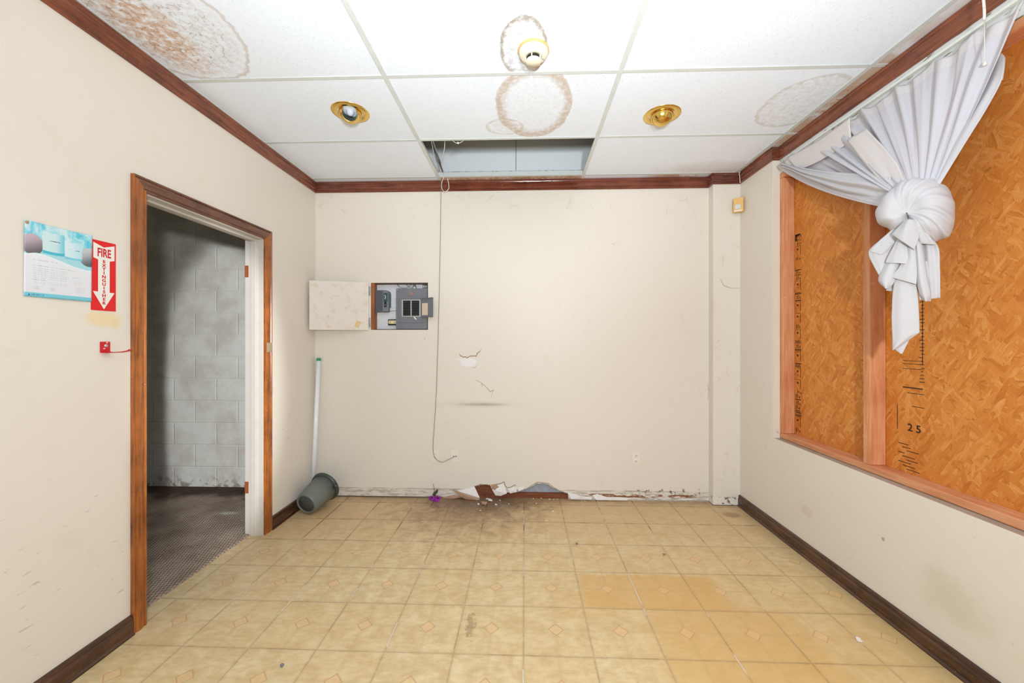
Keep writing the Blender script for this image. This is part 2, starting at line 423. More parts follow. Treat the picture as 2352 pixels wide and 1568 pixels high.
# ---- stained trim
def wood_trim(name, vert=None, dark=(70, 34, 22), mid=(122, 66, 36), light=(160, 92, 44), rough=.24):
    g = G(name, rough, .55)
    sc = {'x': (1, 14, 14), 'y': (14, 1, 14), 'z': (14, 14, 1)}[vert or 'x']
    a = g.noise(g.map(g.p, sc), scale=1.6, detail=5, rough=.6, dist=.3); b = g.noise(scale=1.4, detail=4, rough=.6); k = g.noise(scale=30, detail=2)
    f = a*.55+b*.45
    c = g.ramp(f, [(.32, srgb(*dark)), (.48, srgb(*mid)), (.66, srgb(*light))])
    c = g.mix(g.ss(k, .74, .77)*.7, c, srgb(210, 195, 180))
    g.color(c); g.rough(g.mix(b, (rough*.7,)*3, (rough*1.6,)*3)); g.bump(a, .15, .003)
    return g.mat
M_crown_x = wood_trim('stained_crown_across', 'x', (70, 34, 26), (112, 58, 42), (140, 76, 52), .13)
M_crown_y = wood_trim('stained_crown_along', 'y', (76, 40, 28), (122, 66, 44), (156, 88, 56))
M_base_y = wood_trim('stained_base', 'y', (44, 26, 16), (72, 44, 28), (104, 70, 46))
M_case_z = wood_trim('stained_casing_upright', 'z', (84, 46, 20), (150, 84, 34), (188, 112, 46))
M_case_y = wood_trim('stained_casing_head', 'y', (66, 38, 28), (104, 66, 48), (130, 86, 64))
M_white = plain('white_enamel', (206, 198, 188), .4, var=.03)

# ---- lumber and strand board
def lumber(name, axis):
    g = G(name, .6, .3); sc = {'y': (9, .7, 9), 'z': (9, 9, .7)}[axis]
    a = g.noise(g.map(g.p, sc), scale=1.5, detail=5, rough=.6, dist=.8); b = g.noise(scale=1.2, detail=3); k = g.noise(scale=5, detail=1)
    c = g.ramp(a*.6+b*.4, [(.3, srgb(190, 112, 70)), (.5, srgb(216, 148, 104)), (.7, srgb(232, 176, 134))])
    kn = g.vor(g.map(g.p, (1, 1, 1) if axis == 'z' else (1, 1, 1)), scale=1.7)
    c = g.mix(g.ss(kn, .05, .09, 1, 0)*.85, c, srgb(92, 44, 24))
    c = g.mix(g.ss(k, .70, .8)*.2, c, srgb(235, 215, 210))
    g.color(c); g.bump(a, .15, .003); return g.mat
M_lum_z = lumber('lumber_upright', 'z'); M_lum_y = lumber('lumber_lying', 'y')
def osb():
    g = G('strand_board', .55, .3); x, y, z = g.xyz()
    wv = g.noise(scale=6, detail=3, color=True)
    c = None; hgt = None
    base = g.vec(y, z, 0)
    nn = g.nt.nodes.new('ShaderNodeVectorMath'); nn.operation = 'MULTIPLY_ADD'
    g.put(nn.inputs[0], wv); nn.inputs[1].default_value = (.06, .06, 0); g.put(nn.inputs[2], base); base = Sx(g, nn.outputs[0])
    for i, (ang, sx, sy, off) in enumerate(((.15, 3.4, 15, 0), (1.45, 3.2, 13, 3), (.8, 3.6, 16, 7), (1.95, 3.4, 15, 11), (1.2, 2.8, 12, 17), (-.4, 4, 18, 23), (1.7, 3.6, 17, 31), (2.4, 4, 18, 41), (1.0, 4.4, 20, 53))):
        v = g.map(base, (sx, sy, 1), (0, 0, ang), (off, off*.7, 0))
        # rotate first, then stretch
        r = g.map(base, (1, 1, 1), (0, 0, ang), (off, off*.7, 0)); v = g.map(r, (sx, sy, 1))
        cc = g.vor(v, 1, 'Color'); r_, g_, b_ = g.xyz(cc)
        e = g.vor(v, 1, 'Distance', 'DISTANCE_TO_EDGE') if False else None
        gr = g.noise(g.map(r, (5, 70, 1)), scale=1, detail=3)
        tone = r_*.5+gr*.75-.14
        col = g.ramp(tone, [(.05, srgb(176, 98, 34)), (.3, srgb(206, 126, 52)), (.6, srgb(218, 142, 66)), (.9, srgb(234, 170, 100))])
        if c is None: c = col; hgt = r_
        else:
            f = g.ss(g_, .55, .59)
            c = g.mix(f, c, col); hgt = g.mix(f, hgt, r_)
    big = g.noise(scale=.8, detail=3)
    c = g.mix(g.ss(big, .35, .7)*.25, c, srgb(186, 96, 24))
    ch = g.ss(g.noise(scale=5.5, detail=4, rough=.7), .70, .76)
    c = g.mix(ch*.5, c, srgb(130, 76, 32))
    dk = g.ss(g.noise(g.map(base, (5, 13, 1), (0, 0, .5)), scale=1, detail=3), .66, .72)
    c = g.mix(dk*.55, c, srgb(150, 84, 30))
    g.color(c); g.bump(hgt, .3, .004); return g.mat
M_osb = osb()

# ---- fabric
def fabric(name, rgb=(236, 232, 232), sheer=.0, heading=None):
    g = G(name, .85, .15); n = g.noise(scale=3, detail=4); w = g.noise(scale=220, detail=1)
    c = g.mix(n, srgb(*rgb), srgb(*[v+5 for v in rgb]))
    sp = g.ss(g.noise(g.map(g.p, (3, 3, 9)), scale=2.2, detail=5, rough=.7), .73, .76)
    c = g.mix(sp*.6, c, srgb(120, 104, 84))
    if heading:
        u, v, _ = g.xyz(g.uv); hb = g.ss(v, heading, heading+.01, 1, 0)
        c = g.mix(hb*.4, c, srgb(232, 222, 216))
    g.color(c); g.bump(w, .1, .001)
    tr = g.nt.nodes.new('ShaderNodeBsdfTranslucent'); g.put(tr.inputs[0], c)
    mx = g.nt.nodes.new('ShaderNodeMixShader'); mx.inputs[0].default_value = .25
    out = g.nt.nodes['Material Output']
    g.nt.links.new(g.bsdf.outputs[0], mx.inputs[1]); g.nt.links.new(tr.outputs[0], mx.inputs[2])
    last = mx
    if sheer:
        tp = g.nt.nodes.new('ShaderNodeBsdfTransparent'); m2 = g.nt.nodes.new('ShaderNodeMixShader')
        if heading: g.put(m2.inputs[0], (1-hb)*sheer)
        else: m2.inputs[0].default_value = sheer
        g.nt.links.new(mx.outputs[0], m2.inputs[1]); g.nt.links.new(tp.outputs[0], m2.inputs[2]); last = m2
    g.nt.links.new(last.outputs[0], out.inputs[0]); return g.mat
M_sheer = fabric('sheer_voile', (226, 224, 229), .12, .09)
M_cloth = fabric('white_cloth', (224, 222, 225))
M_hem = fabric('cream_hem', (236, 229, 226))

M_red = plain('red_vinyl', (224, 14, 26), .3, var=.03)
M_signwhite = plain('sign_white', (240, 236, 228), .35, var=.02)
M_redtext = plain('red_ink', (205, 24, 34), .4, var=.02)
M_redmetal = plain('red_enamel', (206, 12, 28), .3, var=.05)
M_steel = plain('zinc', (190, 195, 192), .35, .8)
M_greybox = plain('grey_enamel', (118, 120, 128), .45, var=.08, scale=9)
M_greydark = plain('charcoal_enamel', (84, 88, 98), .45, var=.08)
M_black = plain('black_plastic', (24, 24, 26), .4)
M_teal = plain('dark_teal_plastic', (50, 84, 84), .35)
M_ivory = plain('ivory_plastic', (228, 214, 170), .4)
M_plate = plain('cream_plate', (236, 228, 216), .35, var=.02)
M_hole = plain('dark_slot', (30, 26, 22), .7)
M_brownwood = wood_trim('brown_box_wood', 'z', (110, 58, 24), (150, 86, 40), (172, 104, 54), .5)
M_darklining = plain('dark_lining', (78, 52, 36), .6)
M_paper = plain('label_paper', (226, 206, 178), .7, var=.08, scale=30)
M_sticker = plain('old_sticker', (226, 196, 140), .6, var=.1, scale=30)
M_backing = plain('pale_backing', (222, 222, 226), .7, var=.04)
M_glass = plain('tube_glass', (238, 240, 244), .15, var=.01)
M_green = plain('green_cap', (52, 150, 112), .35)
M_bucket = plain('grey_plastic', (112, 118, 112), .42, var=.06, scale=5)
M_bucketrim = plain('dark_grey_rim', (60, 72, 68), .35)
M_bucketbase = plain('dark_bucket_base', (74, 78, 74), .5)
M_purple = plain('purple_petal', (150, 40, 158), .6, var=.25, scale=40)
M_leaf = plain('green_leaf', (60, 84, 34), .6)
M_stem = plain('dry_stem', (110, 100, 70), .7)
M_plasterw = plain('plaster_white', (236, 230, 226), .8, var=.05, scale=20)
M_tornpaper = plain('torn_brown_paper', (176, 140, 112), .85, var=.15, scale=20)
M_blueboard = plain('blue_grey_board', (156, 162, 174), .8, var=.16, scale=9)
M_sole = wood_trim('damp_brown_board', 'x', (74, 36, 16), (118, 62, 30), (146, 84, 46), .6)
M_wire = plain('white_wire', (232, 226, 216), .5, var=.02)
M_cable = plain('grey_beige_cable', (150, 142, 122), .55, var=.04)
M_brownline = plain('crack_brown', (148, 120, 92), .9)
M_tape = plain('tan_tape', (170, 150, 120), .5)
M_pir = plain('yellowed_plastic', (232, 186, 112), .45, var=.1, scale=20)
M_pirlens = plain('frosted_lens', (216, 216, 220), .35)
M_cream_pl = plain('cream_detector', (238, 226, 202), .4, var=.03)
M_amberring = plain('amber_ring', (226, 178, 112), .5, var=.05)
M_hingemat = plain('copper_hinge', (180, 104, 70), .4, .4)
M_rail = plain('rail_white', (228, 232, 224), .45, var=.03)
M_concrete = plain('raw_joint_compound', (226, 222, 214), .8)
def brass():
    g = G('polished_brass', .16, .5, 1.0); n = g.noise(scale=4, detail=3)
    g.color(g.mix(n, srgb(226, 186, 92), srgb(242, 208, 122))); g.rough(g.mix(n, (.1,)*3, (.24,)*3)); return g.mat
M_brass = brass()
M_baffle = plain('grey_baffle', (96, 100, 92), .25, .6)
M_bulb = plain('frosted_bulb', (196, 206, 220), .2, var=.01)
M_cyan = plain('print_cyan', (120, 205, 222), .35, var=.02)
M_ink = plain('grey_ink', (176, 178, 184), .6)
M_inkd = plain('teal_ink', (36, 110, 130), .6)
M_stamp = plain('stamp_ink', (70, 40, 18), .7)
M_stampd = plain('stamp_ink_dark', (40, 24, 14), .7)
M_orange = plain('orange_print', (206, 130, 60), .5)

def block_mat():
    g = G('painted_block', .7, .3); x, y, z = g.xyz()
    row = g.m('FLOOR', (z+.03)/.667); fz = g.frac((z+.03)/.667)
    odd = g.m('MODULO', row, 2.0)
    fx = g.frac((x+odd*.667)/1.333)
    ln = g.min(g.min(fz, 1-fz)*.667, g.min(fx, 1-fx)*1.333)
    n1 = g.noise(scale=1.1, detail=4, rough=.6); n2 = g.noise(scale=6, detail=5)
    c = g.mix(g.ss(n1, .35, .65), srgb(222, 221, 212), srgb(202, 197, 187))
    c = g.mix(g.ss(n2, .55, .75)*.12, c, srgb(150, 138, 126))
    c = g.mix(g.ss(ln, .01, .03, 1, 0)*.22, c, srgb(228, 226, 216))
    c = g.mix(g.ss(z, .05, .5, 1, 0)*g.ss(n2, .48, .6)*.7, c, srgb(120, 96, 80))
    g.color(c); g.bump(g.ss(ln, .0, .03), .4, .01); return g.mat
M_block = block_mat()
def carpet_mat():
    g = G('loop_carpet', .95, .1); x, y, z = g.xyz()
    rib = g.m('SINE', (x*.9+y*.35)*110); r2 = g.m('SINE', (y*.9-x*.3)*90)
    n1 = g.noise(scale=1.3, detail=4, rough=.6); n3 = g.noise(scale=20, detail=3)
    c = g.mix(g.ss(n1, .35, .65), srgb(166, 148, 132), srgb(134, 116, 102))
    c = g.mix(g.ss(rib*.6+r2*.4+n3, -.4, 1.3)*.4, c, srgb(196, 180, 164))
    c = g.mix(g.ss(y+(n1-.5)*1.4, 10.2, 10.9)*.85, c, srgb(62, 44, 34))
    c = g.mix(g.blob(x, y, -7.6, 9.6, .28, .1, n3, 1.2, .5)*.7, c, srgb(215, 208, 200))
    g.color(c); g.bump(rib*.5+r2*.5+n3, .5, .01); return g.mat
M_carpet = carpet_mat()
M_deck = plain('dark_deck', (92, 88, 66), .8, var=.1)
def plenum_mat():
    g = G('plenum_panel', .7, .3); x, y, z = g.xyz(); n1 = g.noise(scale=3, detail=5); n2 = g.noise(g.map(g.p, (3, 1, 10)), scale=2, detail=5)
    c = g.mix(n1, srgb(236, 242, 244), srgb(242, 244, 242))
    c = g.mix(g.ss(g.abs(x+.25), .006, .014, 1, 0)*.8, c, srgb(90, 92, 90))
    c = g.mix(g.ss(z, 9.33, 9.345, 1, 0), c, g.mix(g.ss(n2, .5, .56), srgb(172, 200, 216), srgb(128, 84, 74)))
    c = g.mix(g.ss(g.noise(scale=8, detail=2), .74, .77)*.7, c, srgb(120, 116, 110))
    g.color(c); return g.mat
M_plenum = plenum_mat()

# ================================================================== SETTING
YN = -3.0                                             # the room goes on behind the camera
RW, RP, RO = 5.82, 5.97, 6.24                         # right wall face, window recess face, strand board face
mb = MB(); mb.box(-6.32, 6.5, YN, 11.0, -.1, 0)
struct(mb.build('floor', M_floor, world0=True), 'worn yellow-beige vinyl tile floor with diamond print, grimy by the back wall', 'floor')

# carpet of the side room
rows = []
for i in range(60):
    y = 2.0 + 9.35*i/59; e = -6.31 + .02*mnoise.noise(Vector((0, y*3, 0)))
    rows.append([(e, y, .002), (e-.02, y, .03), (e-.06, y, .035), (-9, y, .035), (-14, y, .035)])
mb = MB(); mb.grid(rows)
struct(mb.build('floor_side_room', M_carpet, world0=True), 'dark stained brown ribbed carpet beyond the doorway', 'carpet')

# back wall with the recess for the electrics and the broken bottom edge
bl = [(1100, 1150), (1089, 1116), (1104, 1113), (1126, 1114), (1131, 1126), (1140, 1137), (1150, 1139), (1160, 1133), (1172, 1131), (1186, 1130),
      (1210, 1122), (1220, 1117), (1233, 1109), (1246, 1109), (1259, 1112), (1270, 1120), (1283, 1127), (1296, 1131), (1304, 1133), (1306, 1150)]
notch = []
rj = random.Random(21)
for a_, b_ in zip(bl, bl[1:]+[bl[-1]]):
    k_ = max(1, int(abs(b_[0]-a_[0])/5))
    for i in range(k_):
        t_ = i/k_; jx, jy = (rj.uniform(-1, 1), rj.uniform(-1.8, 1.8)) if i else (0, 0)
        q = on(a_[0]*(1-t_)+b_[0]*t_+jx, a_[1]*(1-t_)+b_[1]*t_+jy, 1, 10.8); notch.append((q.x, max(q.z, 0.004)))
notch[0] = (notch[0][0], 0); notch[-1] = (notch[-1][0], 0)
outer = [(-6.0, 0)] + notch + [(5.10, 0), (5.10, 9.02), (-6.0, 9.02)]
PX0, PX1, PZ0, PZ1 = -4.38, -2.745, 4.77, 6.11
hole = [(PX0, PZ0), (PX1, PZ0), (PX1, PZ1), (PX0, PZ1)]
mb = MB(); mb.holed([outer, hole], lambda u, v: (u, 10.8, v), (0, .05, 0))
wb = struct(mb.build('wall_back', M_back, world0=True), 'cream back wall with a torn-out strip at floor level', 'wall')
mb = MB(); mb.box(5.10, 6.1, 10.55, 11.0, 0, 9.02)
struct(mb.build('wall_corner', M_corner, world0=True), 'cream boxed-out corner column at the right end of the back wall', 'wall')
# behind the broken edge
mb = MB(); mb.box(-1.6, 2.0, 10.86, 10.98, 0, .165); mb.box(-1.6, -.85, 10.853, 10.9, .165, .6)
mb.build('sole_plate', M_sole, wb)
mb = MB(); mb.box(-.85, 2.0, 10.9, 10.95, .165, .7); mb.build('blue_board', M_blueboard, wb)

# left wall with door opening
LD0, LD1, LDH = 5.86, 8.61, 6.80
outer = [(YN, 0), (LD0, 0), (LD0, LDH), (LD1, LDH), (LD1, 0), (11.3, 0), (11.3, 9.02), (YN, 9.02)]
mb = MB(); mb.holed([outer], lambda u, v: (-6.0, u, v), (-.40, 0, 0))
struct(mb.build('wall_left', M_left, world0=True), 'cream left wall with the open doorway', 'wall')
# right wall: opening runs from the sill to the ceiling
outer = [(YN, 0), (10.55, 0), (10.55, 9.02), (9.19, 9.02), (9.19, 2.19), (3.80, 2.19), (3.80, 9.02), (YN, 9.02)]
mb = MB(); mb.holed([outer], lambda u, v: (RW, u, v), (.55, 0, 0)); mb.box(RP, RP+.3, 3.8, 9.19, 8.375, 9.02)
struct(mb.build('wall_right', M_right, world0=True), 'cream right wall below and around the boarded window', 'wall')

# side room
mb = MB(); mb.box(-14, -6.2, 11.3, 11.5, 0, 9.3); struct(mb.build('wall_block', M_block, world0=True), 'grey painted concrete block wall seen through the doorway', 'wall')
mb = MB(); mb.box(-14.2, -14, 2, 11.3, 0, 9.3); struct(mb.build('wall_side_room_left', M_block, world0=True))
mb = MB(); mb.box(-14, -6.4, 1.8, 2, 0, 9.3); struct(mb.build('wall_side_room_front', M_block, world0=True))
mb = MB(); mb.box(-14, -6.4, 2, 11.3, 9.2, 9.3); struct(mb.build('ceiling_side_room', M_ceil, world0=True))

# ceiling
GX = [-6.39, -2.39, 1.61, 5.70, 6.6]; GY = [-3.6, -1.6, .4, 2.42, 4.45, 6.49, 8.58, 10.54, 10.8]
ce = thing('ceiling', 'white suspended tile ceiling with water stains and one tile missing', 'ceiling', kind='structure')
mb = MB()
for i in range(len(GX)-1):
    for j in range(len(GY)-1):
        if i == 1 and j == 6: continue
        x0, x1 = max(GX[i], -6.0)+.005, min(GX[i+1], RP)-.005
        if x1 < x0: continue
        mb.box(x0, x1, GY[j]+.005, GY[j+1]-.005 if j < 7 else 10.8, 9.0, 9.05)
mb.build('ceiling_tile', M_ceil, ce)
mb = MB()
for x in GX[1:4]: mb.box(x-.04, x+.04, YN, 10.8, 8.985, 9.0-.001); mb.box(x-.006, x+.006, YN, 10.8, 9.0, 9.12)
for y in GY[1:8]:
    mb.box(-6.0, RP, y-.035, y+.035, 8.987, 9.0-.002); mb.box(-6.0, RP, y-.006, y+.006, 9.0, 9.12)
mb.box(-6.0, -5.93, YN, 10.8, 8.99, 8.999)
mb.build('ceiling_grid', M_grid, ce)
# space above the ceiling
mb = MB(); mb.box(-7, 6.6, 11.0, 11.1, 8.9, 11.5); struct(mb.build('wall_above_ceiling', M_plenum, world0=True), 'pale panelled wall seen through the missing ceiling tile', 'wall')
mb = MB(); mb.box(-7, 6.6, YN, 11.1, 11.5, 11.6); mb.box(-7, 6.6, YN, YN+.1, 9.05, 11.5); mb.box(-7, -6.9, YN, 11.1, 9.05, 11.5); mb.box(6.5, 6.6, YN, 11.1, 9.05, 11.5)
struct(mb.build('ceiling_upper', M_deck, world0=True), 'dim structural deck above the suspended ceiling', 'ceiling')
# strip of plaster behind the crown where the wall stops short
# crown moulding
cp = [(0, 8.69), (.03, 8.69), (.05, 8.705), (.05, 8.735), (.032, 8.75), (.04, 8.765), (.055, 8.78), (.06, 8.85), (.05, 8.9), (.034, 8.925), (.04, 8.94), (.048, 8.955), (.048, 8.985), (0, 8.985)]
path = [(-6.0, YN), (-6.0, 10.8), (5.10, 10.8), (5.10, 10.55), (RW, 10.55), (RW, 9.19), (RP, 9.19), (RP, YN)]
for nm, a, b, m, lb in (('trim_1', 0, 1, M_crown_y, 'dark brown crown moulding along the left wall'), ('trim_2', 1, 4, M_crown_x, 'glossy dark brown crown moulding across the back wall'), ('trim_3', 4, 7, M_crown_y, 'dark brown crown moulding along the right wall above the curtain')):
    mb = MB(); sweep(mb, path, cp, lambda x, y, h: (x, y, h), a, b); struct(mb.build(nm, m, world0=True), lb, 'moulding')
# baseboards
bp = [(0, 0), (.075, 0), (.075, .02), (.05, .05), (.055, .07), (.06, .1), (.06, .2), (.04, .235), (.05, .25), (.04, .285), (.02, .3), (0, .3)]
mb = MB(); sweep(mb, [(-6.0, YN), (-6.0, 5.64)], bp, lambda x, y, h: (x, y, h)); sweep(mb, [(-6.0, 8.835), (-6.0, 10.8)], bp, lambda x, y, h: (x, y, h))
struct(mb.build('baseboard_left', M_base_y, world0=True), 'dark brown baseboard along the left wall', 'baseboard')
mb = MB(); sweep(mb, [(RW, 10.55), (RW, YN)], bp, lambda x, y, h: (x, y, h))
struct(mb.build('baseboard_right', M_base_y, world0=True), 'scuffed dark brown baseboard along the right wall', 'baseboard')

# doorway
door = thing('door_1', 'open doorway with stained wood casing and white jamb, its door removed', 'doorway', (-6.0, 7.2, 0), kind='structure')
kp = [(0, 0), (0, .035), (.02, .05), (.035, .045), (.045, .03), (.06, .045), (.10, .055), (.15, .06), (.175, .05), (.185, .035), (.20, .055), (.222, .06), (.222, 0)]
kpath = [(LD0, 0), (LD0, LDH), (LD1, LDH), (LD1, 0)]
inv = [(-a, h) for a, h in kp]
for a, b, m in ((0, 1, M_case_z), (1, 2, M_case_y), (2, 3, M_case_z)):
    mb = MB(); sweep(mb, kpath, inv, lambda x, y, h: (-6.0+h, x, y), a, b); mb.build('casing', m, door)
mb = MB(); mb.box(-6.42, -5.995, LD1-.015, LD1+.06, 0, LDH+.0, .004); mb.build('jamb', M_white, door)
mb = MB(); mb.box(-6.42, -5.995, LD0-.06, LD0+.01, 0, LDH, .004); mb.build('jamb', M_white, door)
mb = MB(); mb.box(-6.42, -5.995, LD0, LD1, LDH-.02, LDH+.04, .004); mb.build('jamb_head', M_white, door)
mb = MB(); mb.box(-6.26, -6.14, LD1-.055, LD1-.015, 0, LDH-.02, .008); mb.box(-6.26, -6.14, LD0+.01, LD0+.05, 0, LDH-.02, .008); mb.box(-6.26, -6.14, LD0+.05, LD1-.055, LDH-.06, LDH-.02, .008); mb.build('door_stop', M_white, door)
for z in (5.92, .96):
    mb = MB(); mb.box(-6.425, -6.335, LD1-.022, LD1-.014, z, z+.27, .003)
    for k in (.05, .13, .21): mb.lathe([(0, -.004), (.01, -.003), (.012, 0)], Matrix.Translation((-6.38+(.015 if k == .13 else -.01), LD1-.022, z+k)) @ Matrix.Rotation(math.pi/2, 4, 'X'), 10)
    mb.build('hinge', M_hingemat, door)
mb = MB(); mb.box(-5.945, -5.932, 8.64, 8.83, 4.2, 4.42, .004); mb.build('tape_scrap', M_tape, door)

# ================================================================== BOARDED WINDOW
win = thing('window_1', 'wide window opening in the right wall closed with strand board', 'window', (RP, 7, 2.2), kind='structure')
mb = MB(); mb.box(RW+.005, RP+.02, 9.17, 9.2, 2.19, 8.68); mb.build('jamb_return', M_right, win)
def lum(name, x0, x1, y0, y1, z0, z1, mat, label, cat='stud', group=None, bev=.012):
    mb = MB(); mb.box(x0, x1, y0, y1, z0, z1, bev); o = mb.build(name, mat); return tag(o, label, cat, group)
lum('sill_plate', RP, RO, 3.82, 9.185, 2.195, 2.315, M_lum_y, 'long orange-tan lumber plate lying along the window sill', 'lumber')
lum('top_plate', RP, RO, 3.82, 9.185, 8.245, 8.37, M_lum_y, 'tan lumber plate along the top of the boarded window, behind the curtain', 'lumber')
lum('wall_stud', RP, RO, 9.065, 9.187, 2.318, 8.242, M_lum_z, 'tan wooden stud at the far left edge of the boarded window')
lum('wall_stud', RP, RO, 6.83, 6.965, 2.318, 8.242, M_lum_z, 'tan wooden stud between the two strand boards, beside the hanging curtain tail')
mb = MB(); mb.box(RO+.003, RO+.04, 6.88, 9.18, 2.2, 8.37); tag(mb.build('strand_board', M_osb), 'narrow orange strand board left of the middle stud, stamped down its left edge', 'board')
mb = MB(); mb.box(RO+.003, RO+.04, 3.82, 6.877, 2.2, 8.37); tag(mb.build('strand_board', M_osb), 'large orange strand board right of the middle stud, stamped 25 near its bottom', 'board')
ob = [o for o in C.objects if o.name.startswith('strand_board')]
# ink stamps, thin print on the boards' faces
def stamp(par, items, mat, sc=1, sh=0, name='ink_stamp'):
    mb = MB()
    for (y0, y1, z0, z1) in items: mb.box(RO+.0005, RO+.0025, min(y0, y1)*sc+sh, max(y0, y1)*sc+sh, min(z0, z1), max(z0, z1))
    return mb.build(name, mat, par)
it = []; rnd = random.Random(3); z = 6.9
while z > 2.4:
    if 6.12 < z < 6.3 or 5.6 < z < 5.72: z -= .05; continue
    w = rnd.choice((.18, .2, .22, .21)); hh = rnd.choice((.012, .016, .024))
    k = rnd.random()
    if k < .5: it.append((9.02, 9.02-w*.85, z, z-hh)); z -= hh+rnd.choice((.01, .014, .02))
    elif k < .8:
        hb = rnd.choice((.06, .09)); a = 9.0-rnd.random()*.05
        it += [(a, a-.02, z, z-hb), (a-.05, a-.065, z, z-hb), (a-.1, a-.12, z-hb*.4, z-hb)]; z -= hb+.02
    else:
        it += [(8.86, 8.848, z, z-.22), (9.0, 8.86, z, z-.008), (8.97, 8.92, z-.06, z-.1)]; z -= .26
stamp(ob[0], it, M_stamp, 1, .03)
stamp(ob[0], [(9.02, 8.86, 6.9, 6.86), (9.02, 8.97, 6.9, 6.75)], M_stampd, 1, .03)
it = []
for k in range(26):
    zz = 5.2 - k*.055; it.append((6.36-rnd.random()*.04, 6.27+rnd.random()*.03, zz, zz-.012))
for zz in (4.15, 4.1, 4.02): it.append((6.62, 6.28, zz, zz-.008))
it += [(6.62, 6.30, 3.72, 3.70), (6.55, 6.28, 3.63, 3.62), (6.47, 6.28, 3.42, 3.41), (6.72, 6.71, 3.4, 3.0)]
it += [(6.31, 6.300, 5.2, 4.1)]
for k in range(9):
    zz = 2.78 - k*.05; a = 6.7-.07*(k % 3); it += [(a, a-.1-rnd.random()*.12, zz, zz-.012)]
stamp(ob[1], it, M_stamp, .987)

def text(txt, size, mtx, mat, parent, name, ext=.001, sx=1, bold=.012, align='CENTER', spacing=1):
    cu = bpy.data.curves.new('t', 'FONT'); cu.body = txt; cu.size = size; cu.align_x = align; cu.align_y = 'CENTER'; cu.extrude = ext; cu.space_character = spacing
    cu.resolution_u = 3; cu.offset = size*bold
    o = bpy.data.objects.new('t', cu); C.objects.link(o)
    dg = bpy.context.evaluated_depsgraph_get(); me = bpy.data.meshes.new_from_object(o.evaluated_get(dg))
    bpy.data.objects.remove(o); bpy.data.curves.remove(cu)
    b = bmesh.new(); b.from_mesh(me); bpy.data.meshes.remove(me)
    b.transform(Matrix.Diagonal((sx, 1, 1, 1))); b.transform(mtx)
    mb = MB(); mb.bm.free(); mb.bm = b
    return mb.build(name, mat, parent, weld=False)
def frame(o, xd, yd):
    xd = Vector(xd).normalized(); yd = Vector(yd).normalized(); zd = xd.cross(yd)
    m = Matrix.Identity(4); m.col[0][:3] = xd; m.col[1][:3] = yd; m.col[2][:3] = zd; m.col[3][:3] = Vector(o); return m
text('2 5', .17, frame((RO+.001, 6.35, 3.06), (0, -1, 0), (0, 0, 1)), M_stampd, ob[1], 'stamped_number')

# ================================================================== LEFT WALL THINGS
def wl(y, z, d=0): return (-6.0+d, y, z)
